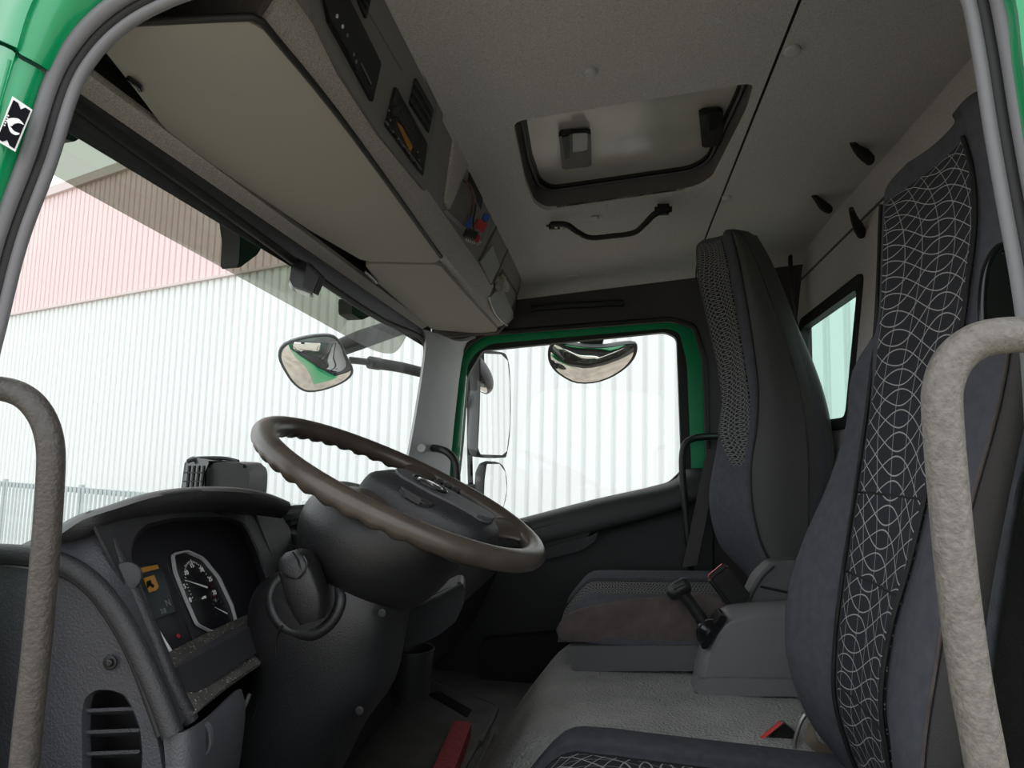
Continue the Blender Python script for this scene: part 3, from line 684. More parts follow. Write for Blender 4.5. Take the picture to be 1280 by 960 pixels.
for z in zl:
    t = min(1, max(0, (z - .05) / .3)); yn = 1.97 + .03 * t; yf = 2.42 - .05 * t - max(0, z - .25) * .62; ypn = 2.055; ypf = 2.30 if z < .1 else yf - .012
    n_, pn_, f_, c_, b_ = edge(nn_p, yn, z), edge(pn_p, ypn, z), edge(far_p, yf, z), edge(cr_p, yn, z), edge(bk_p, yn + .05, z)
    pf_ = V((min(f_.x + .04, pn_.x + .01), ypf, z)) if z < .1 else f_ + V((.004, -.012, 0))
    rings.append([V((b_.x - .01, yf - .04, z)), V((f_.x + .06, yf + .005, z)), f_, pf_, mixp(pf_, pn_, .5, .01), pn_, mixp(pn_, n_, .5, -.004), n_, V((mixp(n_, c_, .5).x, yn - .006, z)), c_, b_, V((b_.x + .01, 2.2, z))])
    prow.append([pf_ + V((-.004, 0, 0)), mixp(pf_, pn_, .5, .006), pn_ + V((-.004, 0, 0))])
    shell.append([c_ + V((-.004, -.004, 0)), mixp(c_, b_, .5, .004) + V((0, -.008, 0)), b_ + V((.003, 0, 0)), V((b_.x + .014, 2.2, z)), V((b_.x - .005, yf - .04, z))])
top = rings[-1]; cen = sum(top, V()) / len(top)
rings.append([cen + (p - cen) * .8 + V((0, 0, .014)) for p in top])
body('backrest', rings, navy, psn)
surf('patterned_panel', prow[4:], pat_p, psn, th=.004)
side = []
for z in zl:
    t = min(1, max(0, (z - .05) / .3)); yn = 1.97 + .03 * t; n_, c_ = edge(nn_p, yn, z), edge(cr_p, yn, z)
    side.append([n_ + V((.012, -.006, 0)), V((mixp(n_, c_, .5).x, yn - .012, z)), c_ + V((0, -.005, 0))])
surf('side_panel', side, leather, psn, th=.004)
surf('back_shell', shell, leather, psn, th=.004)
tube('piping', [r[0] for r in shell], .003, rubber_black, psn, seg=6); tube('piping', [r[0] + V((0, -.003, 0)) for r in side], .003, rubber_black, psn, seg=6)
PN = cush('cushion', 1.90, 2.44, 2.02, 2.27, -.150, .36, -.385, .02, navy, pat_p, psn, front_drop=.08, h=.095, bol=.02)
br = plate('side_cloth', rnd([P(u, v, Y=1.882) for u, v in ((699, 802), (695, 786), (706, 770), (728, 761), (780, 751), (880, 743), (912, 752), (912, 801))], .022), (0, .02, 0), brownc, psn, .008)
plate('base_box', rnd([V((x, 0, 0)) + V((0, 1.87, z)) for x, z in [(P(u, v, Y=1.87).x, P(u, v, Y=1.87).z) for u, v in ((711, 808), (880, 807), (880, 839), (716, 839))]], .006), (0, .50, .0), box_m, psn, .006)
plate('base_top', [P(712, 808, Y=1.875), P(880, 808, Y=1.875), P(880, 797, Y=1.94), P(718, 797, Y=1.94)], (0, 0, -.01), box_m, psn, .002)
box('base_inner', (.10, 2.13, -.47), (.42, .46, .08), pl_vdark, psn, bev=.01)
settle(psn)
# ---- belts and buckles
def strapm(name, pts, w, m, parent, wdir, th=.0016):
    rows = [[V(p) - V(wdir) * w / 2, V(p) + V(wdir) * w / 2] for p in spline(pts, 5)]
    return surf(name, rows, m, parent, n1=1, n2=1, th=th)
b = thing('seat_belt', 'black seat belt hanging from rear wall anchor above the passenger seat back', 'seat belt')
A_ = P(985, 312, X=.655); box('anchor', A_, (.02, .05, .05), pl_gloss, b, bev=.01)
box('anchor_ring', P(988, 330, X=.63), (.012, .028, .07), rubber_black, b, bev=.005)
strapm('strap', [P(985, 338, X=.62), P(990, 370, X=.62), P(996, 405, X=.62), P(1004, 470, X=.625)], .022, belt_m, b, (0, 1, 0))
strapm('strap', [P(993, 338, X=.63), P(992, 372, X=.625), P(994, 410, X=.615), P(1003, 470, X=.62)], .014, belt_m, b, (0, 1, 0))
settle(b)
b = thing('seat_belt', 'grey-brown belt webbing running down beside the passenger door behind the far seat', 'seat belt')
strapm('webbing', [P(892, 560, Y=2.52), P(882, 610, Y=2.52), P(872, 660, Y=2.52), P(862, 708, Y=2.5)], .05, belt_m, b, (.96, -.1, .2))
settle(b)
def buckle(c, ex, ez, w, h, d, lab, angred=None):
    b = thing('belt_buckle', lab, 'buckle'); ex = V(ex).normalized(); ez = V(ez).normalized(); ey = ez.cross(ex).normalized(); ex = ey.cross(ez)
    R = Matrix((ex, ey, ez)).transposed()
    box('housing', c, (w, d, h), pl_black, b, R, .006, 3)
    box('release_button', V(c) + R @ V((0, -d * .1, h / 2 - .001)), (w * .86, d * .5, .014), red, b, R, .003)
    box('button_rim', V(c) + R @ V((0, -d * .42, h / 2 + .001)), (w * .9, d * .12, .012), pl_dark, b, R, .002)
    tube('stalk', [V(c) - ez * h * .45, V(c) - ez * (h * .8), V(c) - ez * (h * 1.15) + V((.01, 0, 0))], .008, pl_vdark, b)
    settle(b); return b
c0, c1_ = P(897, 716, Y=1.86), P(925, 752, Y=1.86)
buckle((c0 + c1_) / 2, (.8, .2, .5), (c0 - c1_), .06, (c0 - c1_).length + .01, .032, 'black belt buckle with bright red button standing beside the passenger seat cushion')
c0, c1_ = P(962, 915, Y=1.50), P(985, 935, Y=1.5)
bk = thing('belt_buckle', 'black belt buckle with red strip poking up beside the driver seat cushion', 'buckle')
plate('housing', rnd([P(u, v, Y=1.50) for u, v in ((951, 926), (979, 903), (997, 918), (992, 948), (958, 950))], .004), (0, .018, 0), pl_black, bk, .004)
plate('release_button', rnd([P(u, v, Y=1.495) for u, v in ((950, 923), (976, 902), (978, 904.5), (953, 926))], .001), (0, .006, 0), red, bk, .001)
plate('chrome_strip', [P(u, v, Y=1.492) for u, v in ((953, 925), (980, 903), (981, 905), (955, 927))], (0, .01, 0), chrome, bk)
settle(bk)
b = thing('belt_bracket', 'tan belt webbing and metal bracket between driver seat cushion and backrest', 'bracket')
tube('loop', [P(u, v, Y=1.47) for u, v in ((994, 940), (994, 925), (1000, 905), (1007, 893))], .004, steel, b)
surf('webbing', [[P(1010, 905, Y=1.46), P(1018, 900, Y=1.46)], [P(1006, 925, Y=1.46), P(1022, 925, Y=1.45)], [P(1022, 940, Y=1.46), P(1052, 938, Y=1.45)], [P(1040, 956, Y=1.46), P(1068, 950, Y=1.45)]], mat('tan_webbing', (.22, .18, .14), .9), b, th=.003)
settle(b)
# =================================================================== TUNNEL, CONSOLE, LEVER
prof = [(.66, -.530), (.3, -.537), (0, -.544), (-.10, -.549), (-.165, -.564), (-.21, -.615), (-.265, -.69), (-.315, -.77), (-.345, -.81)]
rows = []
for y, dz, dx in ((1.12, -.27, 0), (1.22, -.25, .0), (1.36, -.14, .0), (1.44, -.03, .0), (1.50, -.005, .0), (1.6, 0, 0), (1.9, 0, -.0), (2.15, 0, .02), (2.30, -.02, .06), (2.38, -.10, .14), (2.42, -.25, .2)):
    rows.append([V((x + dx * (1 if x < .1 else 0), y, max(z + dz, -.81))) for x, z in prof])
o = surf('engine_tunnel', rows, tunnel_m, None, th=.01); structure(o)
o = tube('trim_3', [V((-.36, 1.3, -.797)), V((-.352, 1.7, -.797)), V((-.35, 2.1, -.797))], .008, floor_m, sm=2); structure(o)
fm = thing('footwell_mat', 'dark rubber floor mat with raised rim in the footwell before the engine tunnel', 'mat')
mp = [P(u, v, Z=-.795) for u, v in ((300, 1000), (440, 880), (505, 852), (540, 853), (622, 884), (600, 930), (560, 1000), (500, 1080))]
plate('mat', rnd(mp, .03), (0, 0, .006), floor_m, fm, .002)
tube('rim', rnd(mp[2:6], .03, closed=False), .009, floor_m, fm, sm=0)
plate('recess', rnd([P(u, v, Z=-.788) for u, v in ((535, 868), (548, 864), (590, 888), (584, 897))], .006), (0, 0, .002), pl_vdark, fm)
settle(fm)
rb = thing('metal_bar', 'worn red painted square metal bar lying on the dark floor mat', 'bar')
a_, b_ = P(578, 903, Z=-.745), P(545, 985, Z=-.745)
ax = (a_ - b_); L_ = ax.length; ax.normalize()
R = Matrix((V((ax.y, -ax.x, 0)).normalized(), ax, V((0, 0, 1)))).transposed()
R = Matrix((V((ax.y, -ax.x, 0)).normalized(), V((ax.x, ax.y, 0)).normalized(), V((0, 0, 1)))).transposed()
box('bar', (a_ + b_) / 2 - V((0, 0, .018)), (.052, L_, .045), redbar, rb, R, .004)
box('end_cap', a_ - V((0, 0, .018)), (.048, .006, .041), redbar, rb, R, .002)
settle(rb)
cb = thing('parking_brake_console', 'grey moulded console on the engine tunnel carrying the hand lever', 'console')
YN = 1.75
lo = [(866, 858), (868, 845), (878, 815), (892, 786), (905, 768), (920, 764), (990, 760), (1060, 758)]
botm = [(868, 868), (875, 868), (885, 868), (900, 868), (915, 869), (930, 869), (992, 868), (1060, 867)]
oxz = [(P(u, v, Y=YN).x, P(u, v, Y=YN).z) for u, v in ((868, 864), (870, 842), (880, 812), (893, 785), (904, 771), (918, 764), (950, 761), (1000, 759), (1070, 757))] + [(P(1070, 868, Y=YN).x, -.545)]
rings = []
for y, k in ((YN - .01, .0), (YN, .02), (YN + .02, .04), (YN + .06, .05), (YN + .10, .045), (YN + .12, .0)):
    cx_ = .40; cz_ = -.5
    rings.append([V((cx_ + (x - cx_) * (.93 + k), y, max(-.545, cz_ + (z - cz_) * (.9 + k * 2)))) for x, z in oxz])
bm = bmesh.new(); vv = [[bm.verts.new(p) for p in r] for r in rings]
for i in range(len(vv) - 1):
    for j in range(len(oxz)): bm.faces.new((vv[i][j], vv[i][(j + 1) % len(oxz)], vv[i + 1][(j + 1) % len(oxz)], vv[i + 1][j]))
bm.faces.new(vv[0][::-1]); bm.faces.new(vv[-1])
bmesh.ops.bevel(bm, geom=bm.edges[:], offset=.006, segments=3, affect='EDGES', clamp_overlap=True)
from_bm('cover', bm, cons_m, cb, ang=50)
plate('flange', rnd([P(u, v, Y=YN - .025) for u, v in ((868, 870), (866, 858), (874, 850), (890, 848), (1060, 850), (1060, 871))], .01), (0, .05, 0), cons_m, cb, .008, 3)
pb0 = [P(u, v, Y=YN + .02) for u, v in ((874, 812), (905, 768), (912, 772), (882, 818))]
plate('lever_bezel', rnd([P(u, v, Y=YN - .012) for u, v in ((876, 806), (902, 768), (909, 771), (906, 778), (884, 811), (878, 812))], .004), (0, .08, 0), pl_gloss, cb, .003)
settle(cb)
hl = thing('parking_brake_lever', 'short black hand lever with knob and glossy round boot on grey console', 'lever')
k0, k1, k2 = P(850, 738, Y=1.79), P(866, 758, Y=1.79), P(886, 788, Y=1.79)
tube('shaft', [k0, k1, k2], [.016, .014, .017], pl_black, hl, sm=4)
tube('knob', [P(836, 746, Y=1.79), P(840, 743, Y=1.79), P(848, 737, Y=1.79), P(858, 731, Y=1.79), P(862, 729, Y=1.79)], [.008, .017, .021, .019, .010], pl_black, hl, sm=4)
tube('knob_inlay', [P(842, 736, Y=1.775), P(849, 732, Y=1.775), P(856, 729, Y=1.775)], .006, pl_dark, hl, seg=10)
dd = (P(893, 794, Y=1.79) - P(884, 782, Y=1.79)).normalized()
cc = P(890, 791, Y=1.79)
bm = bmesh.new(); bmesh.ops.create_uvsphere(bm, u_segments=24, v_segments=14, radius=.036)
for v_ in bm.verts: v_.co = V((v_.co.x, v_.co.y * .9, v_.co.z)) + cc
from_bm('boot', bm, pl_gloss, hl)
tube('boot_ring', [cc + V((math.cos(a) * .034, -.01 + .0 * a, math.sin(a) * .034)) for a in [i * math.pi / 8 for i in range(16)]], .005, pl_gloss, hl, closed=True, sm=2, seg=10)
settle(hl)
sb = thing('rear_storage_box', 'dark grey ribbed storage box on the tunnel between the seat backs', 'box')
plate('shell', rnd([P(u, v, Y=1.885) for u, v in ((932, 770), (934, 748), (946, 722), (966, 703), (985, 700), (1050, 702), (1050, 775))], .015), (0, .08, 0), box_m, sb, .01, 3)
tube('lid_line', [P(u, v, Y=1.880) for u, v in ((951, 733), (955, 734), (992, 742))], .003, rubber_black, sb)
tube('corner_trim', [P(u, v, Y=1.881) for u, v in ((933, 765), (936, 748), (950, 722), (966, 706))], .007, pl_mid, sb)
settle(sb)
# =================================================================== GRAB RAILS
gh = thing('grab_handle', 'bent grey-brown coated grab rail in front of the instrument panel end', 'handle')
tube('rail', [P(u, v, Y=y) for u, v, y in ((-60, 480, .70), (-20, 484, .67), (12, 488, .66), (36, 500, .66), (54, 524, .66), (63, 556, .66), (63, 600, .66), (56, 700, .66), (45, 820, .66), (36, 900, .66), (28, 985, .66), (24, 1060, .66))], .0133, handle_m, gh, seg=20)
settle(gh)
gh = thing('grab_handle', 'worn pale grey grab rail in front of the driver seat side', 'handle')
tube('rail', [P(u, v, Y=y) for u, v, y in ((1330, 420, .68), (1290, 418, .64), (1250, 420, .62), (1218, 428, .62), (1192, 450, .62), (1179, 482, .62), (1178, 520, .62), (1186, 620, .62), (1198, 740, .62), (1213, 850, .62), (1228, 930, .62), (1240, 1000, .62), (1250, 1070, .62))], .0152, handle_w, gh, seg=20)
settle(gh)
gh = thing('grab_handle', 'slim black grab rail on the passenger door rear pillar', 'handle')
tube('rail', [P(u, v, Y=y) for u, v, y in ((905, 546, 2.66), (880, 546, 2.62), (862, 550, 2.60), (854, 562, 2.60), (853, 590, 2.60), (857, 640, 2.60), (862, 690, 2.60), (866, 720, 2.62), (880, 728, 2.68))], .0125, pl_black, gh)
settle(gh)
gh = thing('grab_handle', 'short black grab rail on front pillar beside the steering wheel rim', 'handle')
tube('rail', [P(u, v, Y=y) for u, v, y in ((536, 560, 2.60), (548, 561, 2.54), (560, 566, 2.52), (569, 578, 2.52), (571, 600, 2.52), (570, 640, 2.52), (566, 670, 2.60))], .014, pl_black, gh)
settle(gh)
# =================================================================== STEERING WHEEL
WC = V((-.334, 1.083, -.050)); wa, wyaw, WR = .433, -.073, .230
WN = V((math.sin(wa) * math.cos(wyaw), math.sin(wa) * math.sin(wyaw), math.cos(wa)))
E1 = V((0, 1, 0)).cross(WN).normalized(); E2 = WN.cross(E1)          # E1 towards the driver, E2 across
def wp(r, a, h=0): return WC + (E1 * math.cos(a) + E2 * math.sin(a)) * r + WN * h
def wq(x, y, h=0): return WC + E1 * x + E2 * y + WN * h
sw = thing('steering_wheel', 'large brown-black leather steering wheel with four spokes and padded hub', 'steering wheel')
bm = bmesh.new(); NS, NT = 180, 18; R = []
for i in range(NS):
    a = 2 * math.pi * i / NS; row = []
    for k in range(NT):
        b_ = 2 * math.pi * k / NT
        rx, rz = .0185, .0165
        x, z = math.cos(b_) * rx, math.sin(b_) * rz
        if z < 0 and (abs(math.degrees(a) % 360 - 180) < 115): z *= 1 + .16 * math.sin(a * 44)
        row.append(bm.verts.new(wp(WR + x, a, z)))
    R.append(row)
for i in range(NS):
    for k in range(NT): bm.faces.new((R[i][k], R[(i + 1) % NS][k], R[(i + 1) % NS][(k + 1) % NT], R[i][(k + 1) % NT]))
from_bm('rim', bm, wheel_m, sw)
def spoke(a, w0, w1, name='spoke'):
    rows = []
    er = E1 * math.cos(a) + E2 * math.sin(a); et = -E1 * math.sin(a) + E2 * math.cos(a)
    rg = []
    for r, w_, h, th in ((.06, w0, -.028, .018), (.10, w0, -.024, .016), (.15, (w0 + w1) / 2 * .85, -.016, .012), (.19, w1 * .9, -.006, .011), (.222, w1 * 1.25, 0, .011)):
        c = WC + er * r + WN * h
        rg.append([c + et * w_ / 2 * math.cos(t) + WN * th * math.sin(t) for t in [2 * math.pi * q / 10 for q in range(10)]])
    return body(name, rg, wheel_m, sw, n1=4, n2=3)
for a in (math.radians(36), math.radians(-36)): spoke(a, .10, .095)
for a in (math.radians(100), math.radians(-100)): spoke(a, .085, .065)
padp = [(-.085, -.075), (-.10, 0), (-.085, .075), (.02, .098), (.10, .085), (.135, .04), (.135, -.04), (.10, -.085), (.02, -.098)]
rg = []
for k, h in ((1.0, -.045), (1.03, -.02), (1.0, -.002), (.93, .010), (.7, .019), (.3, .023)):
    rg.append([wq(x * k * .92 + .040, y * k * .92, h) for x, y in padp])
body('hub_pad', rg, pl_dark, sw, n1=3, n2=5)
plate('hub_band', [wq(x, y, .013) for x, y in spline([(-.055, -.03, 0), (-.06, 0, 0), (-.055, .03, 0), (.05, .052, 0), (.128, .045, 0), (.135, 0, 0), (.128, -.045, 0), (.05, -.052, 0)], 4, True) for x, y in [(x, y)]] if 0 else rnd([wq(*q, .012) for q in ((-.022, -.035), (-.022, .035), (.05, .048), (.150, .030), (.150, -.030), (.05, -.048))], .02), WN * .013, pl_mid, sw, .005)
# recessed badge: ring with three rays
bc = wq(.035, 0, .0265)
tube('badge_ring', [bc + (E1 * math.cos(t) * .021 + E2 * math.sin(t) * .021) for t in [2 * math.pi * q / 24 for q in range(24)]], .0016, chrome, sw, closed=True, sm=0, seg=8)
for q in range(3):
    t = math.pi + q * 2 * math.pi / 3; d_ = E1 * math.cos(t) + E2 * math.sin(t); e_ = WN.cross(d_)
    plate('badge_ray', [bc + d_ * .021, bc + e_ * .0028, bc - e_ * .0028], WN * .002, chrome, sw)
tube('badge_recess', [bc + (E1 * math.cos(t) * .030 + E2 * math.sin(t) * .026) for t in [2 * math.pi * q / 24 for q in range(24)]], .0018, pl_gloss, sw, closed=True, sm=0, seg=8)
for s in (1, -1):
    er = lambda r, w_, h: WC + E1 * (.045 + w_ * 1.1) + E2 * s * (.056 + (r - .10) * .55) + WN * (h + (.013 if s > 0 else .009))
    kp = plate('button_pod', rnd([er(.10, -.028, -.004), er(.165, -.026, .000), er(.170, .02, .000), er(.10, .03, -.004)], .012), WN * .010, pl_gloss if s > 0 else pl_dark, sw, .004)
    for i in range(2 if s > 0 else 0):
        for j in range(3): plate('button', rnd([er(.112 + i * .027, -.02 + j * .015, .007 + i * .002), er(.134 + i * .027, -.02 + j * .015, .008 + i * .002), er(.134 + i * .027, -.009 + j * .015, .008 + i * .002), er(.112 + i * .027, -.009 + j * .015, .007 + i * .002)], .003), WN * .003, pl_dark, kp, .001)
settle(sw)
# =================================================================== COLUMN
co = thing('steering_column', 'black moulded steering column cover with shift stalk pocket below the wheel', 'steering column')
def rowring(ul, ur, v, yc, hy, tilt=0, n=14, sq=2.6):
    a, b_ = P(ul, v, Y=yc), P(ur, v, Y=yc); c = (a + b_) / 2; hx = (b_.x - a.x) / 2; out = []
    for k in range(n):
        t = 2 * math.pi * k / n; cx_, sy = math.cos(t), math.sin(t)
        x = math.copysign(abs(cx_) ** (2 / sq), cx_) * hx; y = math.copysign(abs(sy) ** (2 / sq), sy) * hy
        out.append(V((c.x + x * .985, yc + y, c.z + tilt * x)))
    return out
rings = [rowring(272, 385, 1040, 1.08, .085), rowring(284, 425, 960, 1.08, .085), rowring(305, 455, 900, 1.08, .088), rowring(326, 490, 850, 1.08, .092), rowring(325, 503, 800, 1.08, .098, .05), rowring(322, 508, 770, 1.08, .10, .1), rowring(325, 506, 742, 1.08, .098, .1), rowring(332, 502, 724, 1.08, .092, .1), rowring(345, 495, 712, 1.08, .08, .1), rowring(365, 480, 706, 1.08, .05, .1)]
body('lower_cover', rings, pl_black, co, n1=5, n2=4)
# upper shroud: bowl under the wheel
rg = []
for r, h, dx in ((.115, -.040, 0), (.122, -.055, -.005), (.125, -.085, -.012), (.118, -.12, -.015), (.10, -.15, -.015), (.07, -.168, -.01), (.03, -.175, 0)):
    rg.append([wq(dx + .012 + math.cos(t) * r * 1.04, math.sin(t) * r, h) for t in [2 * math.pi * q / 16 for q in range(16)]])
body('upper_shroud', rg, pl_black, co, n1=5, n2=4)
yk = .985
tube('pocket_rim', [P(u, v, Y=y) for u, v, y in ((352, 780, .988), (342, 764, .988), (339, 745, .998), (347, 727, 1.005), (370, 716, 1.01), (400, 719, 1.0), (420, 733, 1.0), (426, 750, .99), (416, 775, .985), (394, 792, .983), (370, 790, .988))], .009, pl_black, co, closed=True, sm=5)
body('pocket_boot', [[P(382 + 38 * s * math.cos(t), 758 + 30 * s * math.sin(t), Y=.988 - .012 * (1 - s)) for t in [2 * math.pi * q / 12 for q in range(12)]] for s in (1.0, .85, .55)], pl_vdark, co, n1=2, n2=3)
tube('split_line', [P(u, v, Y=y) for u, v, y in ((353, 782, .978), (346, 795, .98), (344, 815, .985), (346, 830, .99), (330, 862, 1.0), (316, 900, 1.0))], .0016, rubber_black, co, seg=6)
for u, v, y in ((478, 766, .998), (450, 888, 1.0)): disc('screw', P(u, v, Y=y), (0, -1, 0), .0065, .003, rubber_black, co, 16)
settle(co)
st = thing('shift_stalk', 'chunky black shift stalk standing up from the steering column pocket', 'lever')
yS = .955
def sq(u, v, w_, h_, y=yS, rot=0, n=12):
    c = P(u, v, Y=y); out = []
    ax_ = V((.95, 0, .30)); ay = V((0, 1, 0))
    for k in range(n):
        t = 2 * math.pi * k / n; cx_, sy = math.cos(t), math.sin(t)
        out.append(c + ax_ * math.copysign(abs(cx_) ** .65, cx_) * w_ + ay * math.copysign(abs(sy) ** .65, sy) * h_)
    return out
body('grip', [sq(391, 776, .017, .014), sq(389, 764, .0225, .018), sq(385, 745, .027, .022), sq(379, 725, .0275, .024), sq(373, 705, .0255, .023), sq(369, 694, .0205, .018), sq(367, 688, .010, .01)], pl_black, st, n1=4, n2=3)
tube('cap_line', [P(u, v, Y=.929) for u, v in ((351, 716), (362, 722), (374, 722), (384, 706), (380, 695))], .0013, pl_gloss, st, seg=6)
tube('thumb_groove', [P(u, v, Y=.931) for u, v in ((366, 690), (372, 700), (376, 715))], .0012, pl_gloss, st, seg=6)
settle(st)
ch = thing('cup_holder', 'open black plastic cup bin hanging beside the steering column', 'cup holder')
yc = 1.42; c_t = P(514, 812, Y=yc)
bm = bmesh.new(); seg = 28; R = []
for r, z in ((.040, -.085), (.046, 0), (.048, .0), (.048, .004), (.044, .004), (.044, 0), (.038, -.08)):
    R.append([bm.verts.new(c_t + V((math.cos(t) * r, math.sin(t) * r, z))) for t in [2 * math.pi * q / seg for q in range(seg)]])
for A, B in zip(R, R[1:]):
    for i in range(seg): bm.faces.new((A[i], A[(i + 1) % seg], B[(i + 1) % seg], B[i]))
bm.faces.new(R[0]); bm.faces.new(R[-1])
from_bm('bin', bm, pl_black, ch); box('bracket', c_t + V((-.06, .0, -.03)), (.05, .03, .05), pl_black, ch)
settle(ch)
# =================================================================== DASHBOARD
da = thing('dashboard', 'dark dashboard with hooded instrument bay and grey vented end panel', 'dashboard')
# end panel facing the door
YE = .76
epx = [(-60, 705), (0, 707), (45, 712), (85, 726), (120, 752), (150, 795), (172, 840), (190, 890), (203, 960), (206, 1040), (-60, 1040)]
vent_px = [(103, 1000), (102, 892), (106, 872), (120, 862), (140, 862), (156, 868), (166, 885), (175, 910), (178, 940), (176, 1000)]
PE = Plane((0, YE, 0), (1, YE, 0), (0, YE, 1))
ring('end_panel', rnd(PE.poly(epx), .01), rnd(PE.poly(vent_px), .006), (0, .014, 0), pl_grey, da)
plate('vent_back', PE.poly([(95, 1010), (95, 850), (185, 850), (185, 1010)], -.05), (0, .005, 0), rubber_black, da)
ring('vent_duct', rnd(PE.poly(vent_px, -.014), .006), rnd(PE.poly([(u + (118 - u) * .02, v) for u, v in vent_px], -.012), .006), (0, .04, 0), pl_dark, da)
plate('vent_cheek', [P(103, 1010, Y=.775), P(102, 866, Y=.775), P(116, 866, Y=.80), P(118, 1010, Y=.80)], (-.004, .003, 0), pl_grey, da)
for v in (886, 913, 940, 967): 
    plate('vent_slat', [P(103, v, Y=.765), P(175, v - 3, Y=.765), P(178, v + 2, Y=.80), P(105, v + 5, Y=.80)], (0, 0, -.004), pl_grey, da, .001)
disc('screw', P(138, 828, Y=.757), (0, -1, 0), .0085, .002, pl_black, da, 20); disc('screw_head', P(138, 828, Y=.755), (0, -1, 0), .0045, .004, pl_gloss, da, 14)
# rounded ridge around the end panel
rp = [(-60, 690), (0, 692), (45, 696), (85, 708), (122, 735), (155, 780), (178, 825), (200, 875), (216, 918)]
tube('edge_bead', [P(u, v, Y=.757) for u, v in rp], .012, pl_dark, da, sm=5)
tube('edge_groove', [P(u, v, Y=.752) for u, v in [(-60, 700), (0, 701), (45, 706), (83, 719), (116, 745), (146, 788), (168, 832), (188, 885), (200, 920)]], .0045, rubber_black, da, sm=5)
surf('end_cheek', [[P(u, v, Y=.762) for u, v in [(-60, 686), (0, 690), (45, 693), (85, 705), (122, 730), (155, 775), (180, 822), (205, 872), (224, 912)]],
                   [P(u, v, Y=.80) for u, v in [(-60, 684), (0, 690), (45, 672), (90, 655), (130, 665), (160, 715), (185, 775), (208, 835), (232, 900)]]], pl_grey, da, th=.004)
# front black rim of the instrument bay (long sloping edge)
tube('bay_rim', [P(u, v, Y=y) for u, v, y in ((112, 648, .80), (122, 652, .80), (140, 685, .80), (165, 740, .80), (190, 795, .80), (212, 850, .80), (238, 902, .81))], .010, pl_dark, da, sm=4)
# hood over the instruments
hood_o = [(66, 674, .765), (100, 654, .775), (135, 640, .80), (185, 624, .87), (235, 616, .95), (290, 615, 1.03), (330, 621, 1.10), (360, 632, 1.16)]
hood_b = [(60, 672, .90), (96, 650, .90), (135, 637, .95), (185, 621, 1.0), (235, 614, 1.08), (290, 614, 1.15), (330, 620, 1.20), (360, 631, 1.24)]
hood_i = [(110, 668, .80), (128, 658, .80), (150, 650, .84), (190, 640, .89), (235, 633, .96), (285, 630, 1.04), (325, 632, 1.10), (358, 638, 1.16)]
hood_r = [(118, 680, .84), (132, 668, .85), (155, 656, .90), (192, 645, .96), (236, 640, 1.02), (285, 638, 1.09), (322, 640, 1.14), (352, 644, 1.19)]
surf('hood', [[P(u, v, Y=y) for u, v, y in r] for r in (hood_b, hood_o, hood_i, hood_r)], pl_dark, da, n1=5, n2=5, th=.006)
# sloping panel around the cluster
PCl = Plane(P(165, 690, Y=.87), P(325, 665, Y=1.22), P(215, 820, Y=.87))
def cl(px, off=0): return PCl.poly(px, off)
open_px = [(161, 700), (166, 672), (182, 655), (215, 647), (285, 645), (308, 655), (322, 685), (338, 730), (345, 765), (215, 838), (190, 770)]
fasc_px = [(118, 655), (130, 640), (240, 622), (345, 634), (362, 660), (380, 760), (345, 800), (240, 870), (222, 868)]
ring('bay_surround', cl(fasc_px, .035), rnd(cl(open_px, .035), .012), PCl.n * -.004, pl_dark, da)
a_ = rnd(cl(open_px, .035), .012); b_2 = rnd(cl([(163, 695), (168, 675), (184, 660), (215, 652), (282, 650), (300, 660), (312, 685), (326, 728), (333, 757), (216, 822), (190, 765)], -.03), .012)
bm = bmesh.new(); A = [bm.verts.new(p) for p in a_]; B = [bm.verts.new(p) for p in b_2]
for i in range(len(A)): bm.faces.new((A[i], A[(i + 1) % len(A)], B[(i + 1) % len(B)], B[i]))
from_bm('bay_wall', bm, pl_grey, da)
plate('bay_back', cl([(120, 650), (240, 622), (345, 630), (372, 690), (375, 790), (215, 850), (150, 760)], -.045), PCl.n * -.004, pl_vdark, da)  # added behind the cluster face to block daylight leaking into the bay
# dusty ledges
def quad(name, pts, m, th=.008, bev=.002): return plate(name, [P(u, v, Y=y) for u, v, y in pts], (0, 0, -th), m, da, bev)
surf('dusty_ledge', [[P(206, 822, Y=.86), P(260, 795, Y=1.0), P(340, 758, Y=1.15)], [P(214, 842, Y=.82), P(268, 815, Y=.95), P(345, 775, Y=1.10)]], pl_dusty, da, n1=2, th=.006)
surf('step', [[P(214, 842, Y=.82), P(268, 815, Y=.95), P(345, 775, Y=1.10)], [P(222, 862, Y=.82), P(276, 832, Y=.95), P(345, 796, Y=1.09)]], pl_dark, da, n1=2, th=.006)
surf('lower_ledge', [[P(222, 862, Y=.82), P(276, 832, Y=.95), P(345, 796, Y=1.09)], [P(236, 900, Y=.80), P(290, 856, Y=.91), P(340, 822, Y=1.04)]], pl_dusty, da, n1=2, th=.006)
plate('support_rib', [P(u, v, Y=y) for u, v, y in ((190, 646, .92), (204, 642, .93), (200, 652, .95), (188, 656, .93))], (0, .012, 0), pl_vdark, da)
plate('support_rib', [P(u, v, Y=y) for u, v, y in ((264, 640, 1.03), (280, 637, 1.04), (274, 648, 1.06), (262, 648, 1.05))], (0, .012, 0), pl_vdark, da)
